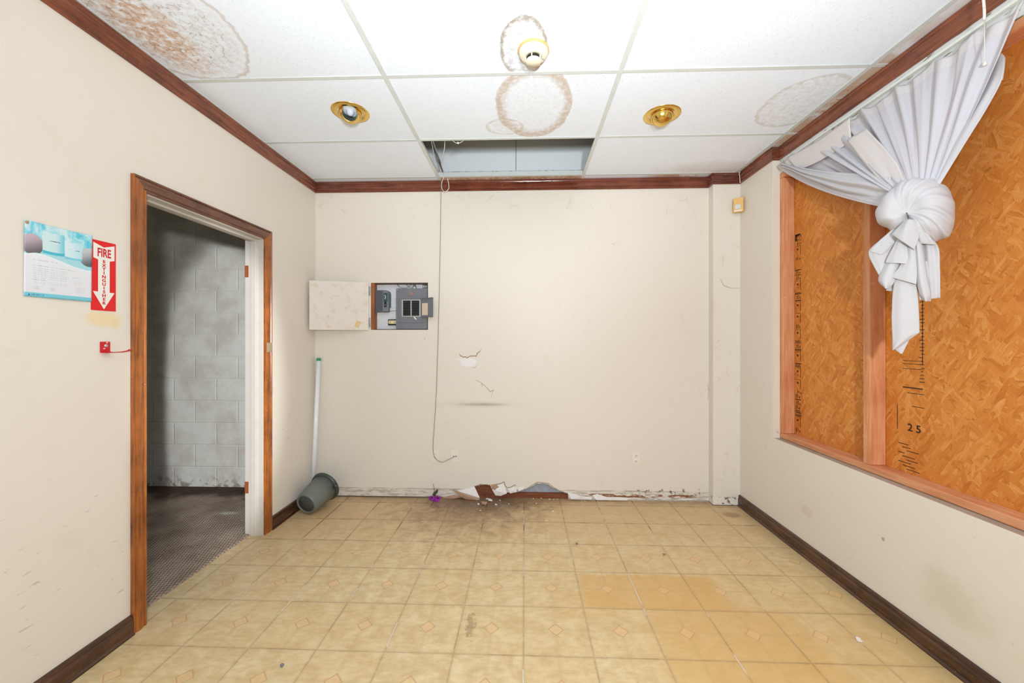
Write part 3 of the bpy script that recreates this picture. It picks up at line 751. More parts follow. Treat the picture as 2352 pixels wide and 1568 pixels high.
# flyer
def curl(y, z): return .012 + .02*max(0, (y-4.75))**2 + .006*math.sin(y*9+z*3)
fl = thing('flyer', 'glossy white and turquoise flyer pinned beside the red fire extinguisher sign', 'poster', (-6.0, 4.74, 5.0))
FY0, FY1, FZ0, FZ1 = 4.39, 5.105, 5.01, 5.925
def patch(y0, y1, z0, z1, d, nu=16, nv=16, f=None):
    rows = []
    for i in range(nv+1):
        z = z0+(z1-z0)*i/nv; row = []
        for j in range(nu+1):
            y = y0+(y1-y0)*j/nu; zz = f(y, z) if f else z
            row.append(wl(y, zz, curl(y, zz)+d))
        rows.append(row)
    return rows
def flyer_mat():
    g = G('flyer_print', .3, .5, coord='UV'); 
    u, v, _ = g.xyz(g.uv); n = g.noise(g.map(g.uv, (5, 4, 1)), scale=1.2, detail=5, rough=.65, dist=.6); n2 = g.noise(g.map(g.uv, (3, 9, 1)), scale=3, detail=4)
    img = g.ramp(n, [(.3, srgb(40, 180, 210)), (.45, srgb(130, 214, 228)), (.6, srgb(214, 234, 238))])
    img = g.mix(g.ss(v, .68, .66)*1.0, img, srgb(168, 218, 228))
    # pebbles and two pale tubs
    def circ(cu, cv, ru, rv, c1, c2, im):
        d = g.ringd(u, v, cu, cv, ru, rv, n, 0.0); sh = g.ss(v-(u-cu)*.4, cv-rv, cv+rv)
        return g.mix(g.ss(d, .97, 1.02, 1, 0), im, g.mix(sh, c1, c2))
    img = circ(.10, .70, .15, .14, srgb(100, 98, 100), srgb(196, 178, 190), img)
    img = circ(.95, .66, .16, .14, srgb(84, 92, 96), srgb(196, 198, 202), img)
    def rect(a, b, c, d, col, im, curve=.02):
        vv = v + (u-(a+b)/2)*(u-(a+b)/2)*-.35
        return g.mix(g.band(u, a, b, .004)*g.band(vv, c, d, .004), im, col)
    img = rect(.235, .565, .62, .90, g.mix(g.ss(u, .42, .565), srgb(206, 232, 234), srgb(120, 204, 220)), img)
    img = rect(.235, .565, .60, .64, srgb(70, 186, 208), img)
    img = rect(.565, .84, .60, .83, g.mix(g.ss(u, .62, .84), srgb(214, 236, 240), srgb(186, 224, 234)), img)
    img = rect(.565, .84, .58, .61, srgb(120, 206, 222), img)
    for (a, b, c) in ((.30, .50, .79), (.62, .80, .725)):
        img = g.mix(g.band(u, a, b, .003)*g.band(v, c-.006, c+.006, .003)*g.ss(n2, .42, .5), img, srgb(90, 120, 130))
    for k in range(4):
        img = g.mix(g.band(u, .34, .50, .003)*g.band(v, .745-.025*k, .749-.025*k, .003)*.4, img, srgb(110, 170, 186))
    # wave edge
    wave = .56 - g.ss(u, .1, .95)*.13 + .03*g.ss(u, 0, .18)
    body = g.mix(g.ss(v, 0, 1), srgb(226, 227, 232), srgb(236, 237, 240))
    c = g.mix(g.ss(v-wave, -.004, .004), body, img)
    c = g.mix(g.band(v-wave, -.012, .006, .004)*.8, c, srgb(228, 244, 246))
    # unreadable grey print lines
    def lines(a, b, v0, dv, k, col, s, thr=.42):
        nonlocal c
        for i in range(k):
            c = g.mix(g.band(u, a, b-(.02*(i % 3)), .003)*g.band(v, v0-dv*i-.004, v0-dv*i+.004, .002)*s*g.ss(g.noise(g.map(g.uv, (46, 3, 1)), scale=1, detail=2), thr, thr+.12), c, col)
    lines(.10, .45, .50, .1, 1, srgb(170, 172, 178), .7); lines(.10, .72, .425, .1, 1, srgb(170, 172, 178), .7)
    lines(.12, .62, .39, .026, 6, srgb(186, 188, 192), .7); lines(.12, .30, .235, .1, 1, srgb(130, 132, 138), .8)
    lines(.12, .60, .205, .022, 2, srgb(190, 192, 196), .6); lines(.12, .25, .145, .018, 3, srgb(170, 172, 176), .6); lines(.33, .45, .14, .018, 3, srgb(176, 170, 180), .6)
    lines(.68, .80, .33, .03, 1, srgb(120, 186, 206), .7); lines(.71, .86, .28, .02, 3, srgb(186, 188, 194), .5); lines(.72, .93, .19, .018, 5, srgb(186, 188, 194), .5)
    c = g.mix(g.ss(v, .058, .062, 1, 0), c, srgb(120, 200, 220))
    c = g.mix(g.band(u, .085, .26, .003)*g.band(v, .024, .040, .003)*g.ss(g.noise(g.map(g.uv, (70, 3, 1)), scale=1, detail=1), .44, .5)*.8, c, srgb(40, 120, 140))
    g.color(c); return g.mat
mb = MB(); mb.grid(patch(FY0, FY1, FZ0, FZ1, .004, 40, 40)); mb.build('sheet', flyer_mat(), fl, solid=.002)
mb = MB(); mb.lathe([(0, .006), (.018, .006), (.02, 0)], Matrix.Translation(wl(4.41, 5.90, curl(4.41, 5.9)+.004)) @ Matrix.Rotation(math.pi/2, 4, 'Y'), 16); mb.build('pin', M_tape, fl)
mb = MB(); p = [(4.425, 5.026), (4.447, 5.026), (4.436, 5.05)]; mb.prism([wl(y, z, curl(y, z)+.006) for y, z in p], (.001, 0, 0)); mb.build('emblem', M_inkd, fl)

# FIRE EXTINGUISHER sign
sg = thing('fire_extinguisher_sign', 'red and white vertical fire extinguisher arrow sign left of the doorway', 'sign', (-6.0, 5.265, 4.9))
mb = MB(); mb.box(-6.0+.001, -6.0+.007, 5.105, 5.425, 4.90, 5.885); mb.build('panel', M_red, sg)
arrow = [(5.13, 5.85), (5.265, 5.80), (5.405, 5.85), (5.405, 5.635), (5.34, 5.615), (5.34, 5.165), (5.405, 5.165), (5.265, 4.92), (5.125, 5.165), (5.19, 5.165), (5.19, 5.615), (5.13, 5.635)]
mb = MB(); mb.prism([wl(y, z, .0075) for y, z in arrow], (.0015, 0, 0)); mb.build('arrow', M_signwhite, sg)
fr = lambda y, z: frame(wl(y, z, .0095), (0, 1, 0), (0, 0, 1))
text('FIRE', .165, fr(5.268, 5.715), M_redtext, sg, 'lettering', .0006, .60, .028)
for i, ch in enumerate('EXTINGUISHER'):
    text(ch, .058, fr(5.265, 5.595-i*.0535), M_redtext, sg, 'lettering', .0006, 1.15, .04)
text('mm', .02, fr(5.125, 4.925), M_signwhite, sg, 'small_print', .0005) if False else None

# red bracket
bk = thing('extinguisher_bracket', 'small red metal bracket with hook below the fire extinguisher sign', 'bracket', (-6.0, 5.28, 4.3))
mb = MB(); mb.box(-5.998, -5.985, 5.215, 5.345, 4.305, 4.46, .006); mb.build('back_plate', M_redmetal, bk)
mb = MB()
for y in (5.275, 5.30): mb.tube([(-5.96, y, 4.318), (-5.93, y+.03, 4.305), (-5.90, y+.13, 4.308), (-5.88, y+.2, 4.322), (-5.87, y+.23, 4.345)], .006, 8)
mb.box(-5.99, -5.91, 5.225, 5.345, 4.300, 4.312, .004); mb.build('hook', M_redmetal, bk)
mb = MB(); mb.lathe([(0, .012), (.012, .012), (.024, .006), (.026, 0)], Matrix.Translation((-5.985, 5.288, 4.40)) @ Matrix.Rotation(math.pi/2, 4, 'Y'), 16); mb.build('screw', M_steel, bk)
for y, z in ((5.30, 4.445), (5.262, 4.362)):
    mb = MB(); mb.box(-5.986, -5.9835, y-.012, y+.012, z-.006, z+.006, .002); mb.build('slot', M_signwhite, bk)

# ================================================================== BACK WALL THINGS
# recessed electric cupboard
cb = thing('panel_cupboard', 'recessed brown-framed cupboard in the back wall with its white flap door open', 'cupboard', (-3.56, 10.8, PZ0))
mb = MB(); mb.box(PX0, PX0+.1, 10.79, 11.0, PZ0, PZ1, .004); mb.build('frame', M_brownwood, cb); mb = MB(); mb.box(PX0+.1, PX1, 10.81, 11.0, PZ1-.03, PZ1); mb.box(PX0+.1, PX1, 10.81, 11.0, PZ0, PZ0+.02); mb.box(PX1-.02, PX1, 10.81, 11.0, PZ0+.02, PZ1-.03); mb.build('lining', M_darklining, cb)
mb = MB(); mb.box(PX0, PX1, 10.985, 10.998, PZ0, PZ1); mb.build('backing', M_backing, cb)
# the flap door, swung back towards the left wall
hx, hy = -4.42, 10.78; ang = math.atan2(10.36-hy, -5.955-hx); L = 1.56
dm = Matrix.Translation((hx, hy, PZ0-.01)) @ Matrix.Rotation(ang, 4, 'Z')
def flap_mat():
    g = G('faded_white_board', .55, .3); n = g.noise(scale=1.6, detail=4); n2 = g.noise(scale=7, detail=4); x, y, z = g.xyz()
    g.color(g.mix(g.ss(n2, .5, .75)*.5, g.mix(n, srgb(236, 228, 218), srgb(224, 214, 204)), srgb(214, 186, 150))); return g.mat
mb = MB(); mb.box(.02, L, -.03, .03, 0, PZ1-PZ0+.02, .006, dm); fd = mb.build('flap_door', flap_mat(), cb)
mb = MB(); mb.box(1.13-.0, 1.13+.001, 0, 0, 0, 0) if False else None
sm = dm @ Matrix.Translation((.31, .034, .17)) @ Matrix.Rotation(-.35, 4, 'Y')
mb.box(-.06, .06, 0, .003, -.1, .09, 0, sm); mb.build('sticker', M_sticker, fd)
for z0 in (PZ0+.08, PZ1-.36):
    mb = MB(); mb.box(-4.425, -4.385, 10.755, 10.78, z0, z0+.26, .003)
    for k in range(3): mb.tube([(-4.405, 10.75, z0+.02+.08*k), (-4.405, 10.75, z0+.075+.08*k)], .012, 8)
    mb.build('hinge', M_steel, fd)
# disconnect switch box
dx = thing('disconnect_switch', 'dark grey switch box with rounded corner at the left of the open cupboard', 'switch box', (-4.07, 10.98, 5.27))
pts = [(-4.275, 5.275), (-3.93, 5.275), (-3.88, 5.31), (-3.87, 5.36), (-3.865, 5.80), (-3.885, 5.865), (-3.94, 5.895), (-4.06, 5.905), (-4.24, 5.905), (-4.275, 5.89)]
mb = MB(); mb.prism([(x, 10.84, z) for x, z in pts], (0, .14, 0)); mb.build('housing', M_greydark, dx)
mb = MB(); mb.box(-4.06, -3.885, 10.832, 10.842, 5.30, 5.885, .004); mb.build('side_cover', M_greybox, dx)
mb = MB(); mb.box(-4.03, -3.9, 10.815, 10.834, 5.585, 5.82, .015); mb.build('handle_guard', M_teal, dx)
mb = MB(); mb.tube([(-4.0+.03*math.sin(t), 10.808, 5.64+.13*t/3.14) for t in [i*3.14/10 for i in range(11)]], [.004+.010*math.sin(i*3.14/10) for i in range(11)], 8); mb.build('handle', M_plate, dx)
mb = MB(); mb.box(-4.01, -3.945, 10.812, 10.834, 5.42, 5.575, .005); mb.build('toggle', M_black, dx)
mb = MB(); mb.lathe([(0, .012), (.012, .012), (.012, 0)], Matrix.Translation((-3.978, 10.812, 5.48)) @ Matrix.Rotation(math.pi/2, 4, 'X'), 12); mb.build('screw', M_steel, dx)
cd = MB(); cd.tube([(-3.90, 10.93, 5.36), (-3.66, 10.93, 5.355)], .034, 12); cd.lathe([(.045, 0), (.045, .05)], Matrix.Translation((-3.875, 10.93, 5.36)) @ Matrix.Rotation(math.pi/2, 4, 'Y'), 12)
tag(cd.build('conduit', M_backing), 'short white conduit joining the switch box to the breaker panel', 'conduit')
# breaker panel
bp_ = thing('breaker_panel', 'grey steel breaker panel with its small door swung open and a paper label', 'breaker panel', (-3.22, 10.98, 4.79))
mb = MB(); mb.box(-3.67, -2.775, 10.835, 10.98, 4.79, 5.955, .006); mb.build('housing', M_greybox, bp_)
mb = MB(); mb.box(-3.67, -2.775, 10.822, 10.836, 4.795, 5.72, .004); mb.box(-3.585, -2.845, 10.81, 10.824, 4.97, 5.66, .01)
mb.build('cover', M_greybox, bp_)
for x, z in ((-3.64, 5.92), (-3.63, 4.82), (-2.8, 4.83)):
    m_ = MB(); m_.lathe([(0, .006), (.014, .004), (.016, 0)], Matrix.Translation((x, 10.835, z)) @ Matrix.Rotation(math.pi/2, 4, 'X'), 12); m_.build('screw', M_steel, bp_)
mb = MB()
for a, b, c, d in ((-3.50, -2.96, 5.60, 5.63), (-3.50, -2.96, 5.14, 5.17), (-3.50, -3.465, 5.17, 5.60), (-2.995, -2.96, 5.17, 5.60), (-3.245, -3.215, 5.17, 5.60)): mb.box(a, b, 10.795, 10.811, c, d, .003)
mb.build('breaker_frame', M_steel, bp_)
mb = MB(); mb.box(-3.465, -2.995, 10.808, 10.812, 5.17, 5.60); mb.build('breaker_bay', M_hole, bp_)
for cx in (-3.355, -3.105):
    for k in range(6):
        z = 5.205+k*.068
        mb = MB(); mb.box(cx-.1, cx+.1, 10.796, 10.81, z-.027, z+.027, .004); mb.box(cx-.02, cx+.03, 10.785, 10.797, z-.012, z+.012, .003)
        mb.build('breaker', M_black, bp_)
pm = Matrix.Translation((-2.95, 10.795, 5.12)) @ Matrix.Rotation(math.radians(-28), 4, 'Z')
mb = MB(); mb.box(0, .46, -.006, .006, 0, .545, .003, pm); mb.box(0, .46, -.03, .0, .53, .545, 0, pm); mb.box(0, .46, -.03, .0, 0, .015, 0, pm); pd = mb.build('panel_door', M_greybox, bp_)
mb = MB(); mb.box(.06, .27, -.0105, -.007, .06, .40, 0, pm); mb.build('paper_label', M_paper, pd)
mb = MB(); mb.box(.0, .035, 0, .006, -.05, .05, .002, Matrix.Translation((-3.13, 10.80, 5.09)) @ Matrix.Rotation(-.7, 4, 'Y')); mb.build('paper_scrap', M_plate, bp_)
mb = MB()
for a, b, c, d in ((-3.27, -3.19, 5.845, 5.853), (-3.27, -3.19, 5.775, 5.783), (-3.27, -3.262, 5.783, 5.845), (-3.198, -3.19, 5.783, 5.845)): mb.box(a, b, 10.832, 10.8345, c, d)
mb.build('emblem', M_orange, bp_); text('D', .06, frame((-3.23, 10.833, 5.813), (1, 0, 0), (0, 0, 1)), M_orange, bp_, 'emblem_letter', .0008)
# wires over the panel
mb = MB(); mb.tube([(-3.66, 10.9, 6.07), (-3.58, 10.88, 6.0), (-3.45, 10.87, 5.965), (-3.36, 10.88, 5.98), (-3.28, 10.9, 6.06), (-3.2, 10.9, 6.08)], .008, 6); mb.tube([(-3.4, 10.9, 6.07), (-3.3, 10.87, 6.0), (-3.22, 10.88, 5.965)], .007, 6)
tag(mb.build('loose_wires', M_cable), 'loose thin wires bunched on top of the breaker panel', 'wires')
for x, w in ((-2.9, .018), (-2.85, .016), (-2.81, .016)):
    mb = MB(); mb.tube([(x, 10.9, 5.95), (x, 10.9, 6.08)], w, 8)
    tag(mb.build('conduit', M_steel), 'one of the short steel conduits at the top right of the breaker panel', 'conduit', 'conduits above the breaker panel')
mb = MB(); mb.lathe([(.06, 0), (.06, .05), (.045, .07), (.03, .12)], Matrix.Translation((-3.16, 10.9, 5.95)), 16); tag(mb.build('conduit_fitting', M_steel), 'round pale conduit fitting on top of the breaker panel', 'conduit')

def duplex(name, cx, y, cz, w, h, label, cat, kind, rot=False, plate=M_plate, depth=.015):
    t = thing(name, label, cat, (cx, y, cz-h/2))
    mb = MB(); mb.box(cx-w/2, cx+w/2, y-depth, y, cz-h/2, cz+h/2, .006); mb.build('cover_plate', plate, t)
    return t
o1 = duplex('wall_plate', -2.545, 10.8, 1.18, .22, .34, 'blank-looking cream wall plate behind the dangling cable', 'wall plate', 0)
mb = MB()
for dx_, dz in ((-.01, .06), (.02, .045), (.0, -.01), (.02, -.04), (-.02, -.02)): mb.lathe([(0, .003), (.006, .003), (.006, 0)], Matrix.Translation((-2.545+dx_, 10.785, 1.18+dz)) @ Matrix.Rotation(math.pi/2, 4, 'X'), 8)
mb.build('pin_hole', M_hole, o1)
o2 = duplex('wall_plate', -1.98, 10.8, 1.19, .215, .345, 'cream wall plate with two dark screws where the cable ends', 'wall plate', 0)
for dx_ in (-.035, .045):
    mb = MB(); mb.lathe([(0, .01), (.012, .008), (.014, 0)], Matrix.Translation((-1.98+dx_, 10.785, 1.19)) @ Matrix.Rotation(math.pi/2, 4, 'X'), 12); mb.build('screw', M_hole, o2)
def recept(t, cx, y, cz, m_face, rot=False, s=1.0):
    for k in (-1, 1):
        c = Vector((cx, y, cz)) + (Vector((k*.075*s, 0, 0)) if rot else Vector((0, 0, k*.075*s)))
        mb = MB(); mb.lathe([(0, .006), (.05*s, .006), (.055*s, 0)], Matrix.Translation(c) @ Matrix.Rotation(math.pi/2, 4, 'X'), 20); f = mb.build('socket', m_face, t)
        mb = MB()
        for q in (-.018, .018):
            a = c + (Vector((0, -.0065, q*s)) if rot else Vector((q*s, -.0065, .008)))
            mb.box(a.x-.004, a.x+.004, a.y-.001, a.y+.001, a.z-.012, a.z+.012)
        mb.lathe([(0, .0075), (.007*s, .0075), (.007*s, 0)], Matrix.Translation(c+(Vector((.03*s, 0, 0)) if rot else Vector((0, 0, -.024)))) @ Matrix.Rotation(math.pi/2, 4, 'X'), 8)
        mb.build('slot', M_hole, f)
o3 = duplex('wall_outlet', 3.10, 10.8, 1.19, .215, .35, 'cream duplex outlet low on the right half of the back wall', 'outlet', 0)
recept(o3, 3.10, 10.785, 1.19, M_plate)
o4 = duplex('wall_outlet', -3.80, 10.985, 4.99, .28, .17, 'ivory outlet in a black box inside the open cupboard', 'outlet', 0, plate=M_black, depth=.06)
mb = MB(); mb.box(-3.92, -3.68, 10.91, 10.926, 4.945, 5.045, .02); mb.build('yoke', M_ivory, o4)
recept(o4, -3.80, 10.91, 4.995, M_ivory, True, .8)

# dangling cable
def bez(P, n=12):
    """smooth curve through points (catmull-rom)"""
    P = [Vector(p) for p in P]; out = []
    for i in range(len(P)-1):
        a, b, c, d = P[max(i-1, 0)], P[i], P[i+1], P[min(i+2, len(P)-1)]
        for k in range(n):
            t = k/n; out.append(.5*((2*b)+(c-a)*t+(2*a-5*b+4*c-d)*t*t+(3*b-a-3*c+d)*t**3))
    out.append(P[-1]); return out
W = lambda px, py, y=10.76: on(px, py, 1, y)
mb = MB(); mb.tube(bez([W(1000, 345, 10.4), W(1010, 395, 10.6), W(1014, 425, 10.70), W(1013, 445, 10.71), W(1010, 620), W(1003, 880), W(996, 1000), W(995, 1035), W(1000, 1052), W(1015, 1061), W(1030, 1055), W(1047, 1047, 10.78)]), .008, 6)
tag(mb.build('hanging_cable', M_cable), 'thin grey-beige cable hanging from the missing ceiling tile to a wall plate', 'cable')
mb = MB(); mb.tube(bez([W(1022, 322, 9.0), W(1020, 345, 9.3), W(1014, 375, 9.9), W(1020, 400, 10.4), W(1014, 425, 10.66), W(1020, 440, 10.68), W(1031, 432, 10.68), W(1028, 410, 10.6)]), .010, 6)
tag(mb.build('loose_wire', M_wire), 'looped white wire drooping below the crown at the ceiling gap', 'wire')
mb = MB(); mb.tube(bez([W(990, 321, 8.9), W(994, 340, 9.4), W(998, 362, 9.8), W(1008, 392, 10.5)]), .009, 6)
tag(mb.build('loose_wire', M_wire), 'short white wire at the left end inside the ceiling gap', 'wire')
mb = MB(); mb.tube(bez([(1.0*-1.75, 8.66, 9.1), (-1.6, 8.68, 8.99), (-1.52, 8.7, 8.97), (-1.42, 8.68, 9.0), (-1.3, 8.66, 9.1)]), .006, 6); mb.lathe([(0, -.02), (.025, -.01), (.03, .01), (0, .02)], Matrix.Translation((-1.52, 8.7, 8.975)), 8)
tag(mb.build('wire_scrap', M_wire), 'scrap of white wire sagging in the front edge of the ceiling gap', 'wire')
mb = MB(); mb.tube(bez([(-2.36, 9.0, 9.75), (-2.35, 9.8, 9.55), (-2.33, 10.98, 9.3)]), .025, 10)
tag(mb.build('flexible_conduit', M_steel), 'grey flexible conduit running back inside the ceiling gap', 'conduit')

# cracks and marks on the back wall
def crack_and_edge_line(pts, r, name='crack_and_edge_line', mat=M_brownline, y=10.7985):
    mb = MB(); P = [on(a, b, 1, y) for a, b in pts]
    for i in range(len(P)-1):
        d = (P[i+1]-P[i]).normalized(); n = Vector((-d.z, 0, d.x)); r0, r1 = r*(.6 if i else .25), r*(.7 if i < len(P)-2 else .2)
        mb.poly([P[i]-n*r0, P[i]+n*r0, P[i+1]+n*r1, P[i+1]-n*r1])
    return mb.build(name, mat, wb, solid=.003, weld=False)
crack_and_edge_line([(1054, 812), (1058, 817), (1065, 820), (1070, 819), (1073, 822), (1078, 818), (1088, 817), (1094, 818), (1096, 811), (1101, 808), (1105, 802)], .016)
crack_and_edge_line([(1108, 890), (1106, 880), (1112, 884), (1120, 892), (1126, 900), (1133, 895), (1128, 912)], .008)
crack_and_edge_line([(1092, 872), (1100, 876), (1108, 880)], .006)
crack_and_edge_line([(1082, 843), (1090, 845), (1096, 838)], .006)
crack_and_edge_line([(975, 776), (977, 781)], .012)
crack_and_edge_line([(1404, 558), (1410, 562), (1414, 556)], .006)
crack_and_edge_line([(1655, 640), (1662, 655), (1680, 662), (1705, 661)], .006, y=10.545)
crack_and_edge_line([(1625, 880), (1628, 900), (1624, 920)], .006)

# peeling plaster at the foot of the back wall
def flap(pts, mat, name, bulge=.05, y0=10.79):
    mb = MB(); P = [on(a, b, 1, y0-o) for a, b, o in pts]
    P = [Vector((p.x, p.y, max(p.z, .004))) for p in P]
    c = sum(P, Vector())/len(P); c.y -= bulge
    cv = mb.bm.verts.new(c); vs = [mb.bm.verts.new(p) for p in P]
    for i in range(len(vs)): mb.bm.faces.new((cv, vs[i], vs[(i+1) % len(vs)]))
    return mb.build(name, mat, wb, solid=.012, weld=False)
flap([(1050, 1127, 0), (1090, 1117, 0), (1102, 1143, .05), (1085, 1141, .06), (1068, 1136, .04)], M_plasterw, 'peeling_plaster')
flap([(1039, 1124, .02), (1052, 1128, .05), (1076, 1137, .08), (1102, 1144, .1), (1096, 1151, .12), (1070, 1146, .1), (1056, 1139, .08)], M_tornpaper, 'torn_paper', .03)
flap([(1020, 1141, .01), (1045, 1136, .02), (1062, 1141, .05), (1040, 1147, .04), (1012, 1144, .02)], M_tornpaper, 'torn_paper', .01)
flap([(1133, 1116, 0), (1156, 1112, 0), (1162, 1124, .03), (1164, 1133, .05), (1150, 1138, .06), (1138, 1137, .05), (1131, 1125, .03)], M_plasterw, 'peeling_plaster', .06)
flap([(1166, 1122, 0), (1188, 1117, 0), (1186, 1129, .03), (1172, 1133, .04)], M_plasterw, 'peeling_plaster', .03)
flap([(1304, 1131, 0), (1322, 1134, 0), (1332, 1139, .02), (1360, 1141, .03), (1358, 1147, .05), (1312, 1146, .05)], M_plasterw, 'peeling_plaster', .04)
flap([(1360, 1137, 0), (1372, 1134, 0), (1380, 1141, .02), (1420, 1141, .03), (1445, 1143, .03), (1440, 1149, .05), (1370, 1148, .05)], M_plasterw, 'peeling_plaster', .02)
flap([(1128, 1113, 0), (1140, 1111, 0), (1146, 1118, .03), (1138, 1126, .05), (1130, 1122, .03)], M_tornpaper, 'torn_paper', .02)
flap([(1188, 1120, 0), (1204, 1117, 0), (1202, 1124, .03), (1192, 1128, .03)], M_plasterw, 'peeling_plaster', .02)
crack_and_edge_line([(1130, 1116), (1138, 1112), (1150, 1110), (1158, 1106), (1160, 1114), (1164, 1120), (1172, 1119), (1183, 1113), (1186, 1119)], .013)  # from here: dark outlines of the broken edges, shadow put in as brown strips
crack_and_edge_line([(1090, 1117), (1103, 1112), (1126, 1113)], .014)
crack_and_edge_line([(1206, 1124), (1222, 1114), (1234, 1107), (1246, 1108), (1260, 1110), (1272, 1119), (1286, 1127), (1304, 1132)], .014, mat=M_tornpaper)
# debris
rnd = random.Random(11)
def chip(px, py, s, mat, label, group, k=5):
    c = on(px, py, 2, 0); mb = MB(); pts = []
    a0 = rnd.random()*6
    for i in range(k): a = a0+6.283*i/k; r = s*(.6+.6*rnd.random()); pts.append((c.x+r*math.cos(a), c.y+r*.8*math.sin(a), .004+rnd.random()*s*.5))
    mb.prism(pts, (0, 0, .012+s*.12)); return tag(mb.build('plaster_chip', mat), label, 'debris', group)
chip(1112, 1158, .10, M_tornpaper, 'largest flake of torn wallboard on the floor below the broken wall edge', None, 5)
chip(1127, 1151, .075, M_plasterw, 'pale curled plaster flake lying just right of the largest flake', None, 6)
chip(1121, 1147, .06, M_plasterw, 'white plaster flake leaning against the foot of the broken wall', None, 5)
for px, py, s in ((1099, 1159, .03), (1139, 1160, .035), (1103, 1173, .022), (1169, 1158, .02), (1232, 1157, .02), (1148, 1150, .02), (1262, 1147, .02), (1272, 1147, .018), (1280, 1147, .018), (1243, 1145, .02), (1225, 1146, .018), (1270, 1175, .025), (1255, 1197, .02), (1100, 1148, .02), (1344, 1152, .02)):
    chip(px, py, s, M_plasterw, 'one of the small white plaster crumbs scattered along the broken wall foot', 'plaster crumbs by the back wall', 5)
for px, py, s, lb in ((648, 1530, .03, 'dark grey speck of litter on the front left floor tiles'), (1325, 1250, .03, 'reddish brown speck on the floor midway to the back wall'), (1525, 1274, .03, 'brown speck of litter on the floor tiles near the back right')):
    chip(px, py, s, M_brownline if lb[0] != 'd' else M_greybox, lb, None, 6)
chip(1972, 1471, .05, M_plate, 'crumpled clear-white scrap on the floor near the right baseboard', None, 7)
chip(1752, 1201, .06, M_plate, 'white sliver of paper tucked under the right baseboard near the corner', None, 4)

# purple flower
fw = on(1000, 1150, 2, 0); fl2 = thing('artificial_flower', 'small purple artificial flower with green leaves at the foot of the back wall', 'flower', (fw.x, fw.y, 0))
rnd = random.Random(5)
for cx, cz, r in ((-.09, .1, .09), (.075, .09, .11), (0, .05, .08)):
    mb = MB()
    for k in range(7):
        a = k*.9+cx*9; c = Vector((fw.x+cx, fw.y-.02, cz)); d = Vector((math.cos(a), -.35+.2*math.sin(a*2), math.sin(a)*.8)).normalized(); s_ = Vector((-d.z, .2, d.x)).normalized()
        mb.grid([[c+d*r*t*1.0+s_*w*r*.45*math.sin(math.pi*min(1, t+.12))+Vector((0, -.03*math.sin(t*3), .0)) for w in (-1, -.4, .4, 1)] for t in (0.02, .35, .7, 1.0)])
    mb.build('blossom', M_purple, fl2, solid=.006)
mb = MB()
for (dx_, dz, l) in ((.05, .22, .12), (-.02, .18, .09), (-.05, .15, .07)):
    b = Vector((fw.x, fw.y, dz-.04)); t = Vector((fw.x+dx_*1.4, fw.y-.02, dz+l)); n = Vector((1, 0, -.3)).normalized()
    mb.grid([[b.lerp(t, k/6)+n*w*.035*math.sin(math.pi*k/6+.05) for w in (-1, 0, 1)] for k in range(7)])
mb.build('leaf', M_leaf, fl2, solid=.006)
mb = MB(); mb.tube(bez([(fw.x, fw.y, .05), (fw.x-.01, fw.y, .2), (fw.x-.05, fw.y+.05, .34), (fw.x-.08, fw.y+.08, .44)]), .006, 6); mb.tube(bez([(fw.x, fw.y, .05), (fw.x-.03, fw.y-.12, .02), (fw.x-.05, fw.y-.25, .008)]), .006, 6); mb.build('stem', M_stem, fl2)

# fluorescent tube leaning in the corner
A, B = Vector((-5.86, 10.40, .03)), Vector((-5.86, 10.72, 3.96)); dd = (B-A).normalized()
ft = thing('fluorescent_tube', 'long white fluorescent tube leaning in the left back corner behind the bucket', 'tube lamp', tuple(A))
mb = MB(); mb.tube([A+dd*.05, B-dd*.06], .058, 20); mb.build('glass', M_glass, ft)
for p, q in ((B-dd*.07, B), (A, A+dd*.06)):
    mb = MB(); mb.tube([p, q], .061, 20); mb.build('end_cap', M_green, ft)
mb = MB()
for s_ in (-.022, .022): mb.tube([B+Vector((s_, 0, 0)), B+Vector((s_, 0, 0))+dd*.03], .006, 6)
mb.build('pin', M_steel, ft)

# bucket lying on its side
P0, P1 = Vector((-5.56, 9.55, .305)), Vector((-5.42, 10.26, .50)); ax = (P1-P0).normalized(); BL = (P1-P0).length
R = ax.to_track_quat('Z', 'Y').to_matrix().to_4x4(); bm_ = Matrix.Translation(P0) @ R
bu = thing('bucket', 'grey plastic bucket tipped on its side in the left back corner', 'bucket', (-5.5, 9.9, 0))
mb = MB(); mb.lathe([(0, .03), (.22, .03), (.235, 0), (.265, 0), (.285, .03), (.292, .06), (.37, BL), (.355, BL), (.28, .07), (0, .07)], bm_, 48); mb.build('body', M_bucket, bu)
mb = MB(); mb.lathe([(0, .012), (.05, .018), (.22, .018), (.222, .032), (0, .032)], bm_, 40); mb.build('base', M_bucketbase, bu)
mb = MB(); mb.lathe([(.365, BL-.07), (.395, BL-.065), (.41, BL-.02), (.415, BL), (.40, BL+.012), (.36, BL+.008), (.358, BL-.02)], bm_, 48); mb.build('rim', M_bucketrim, bu)
for a in (math.radians(165), math.radians(-15)):
    mb = MB(); c = bm_ @ Vector((.405*math.cos(a), .405*math.sin(a), BL-.08)); mb.lathe([(0, -.04), (.04, -.04), (.045, 0), (.04, .05), (0, .05)], Matrix.Translation(c) @ R, 12)
    mb.build('handle_lug', M_bucketrim, bu)

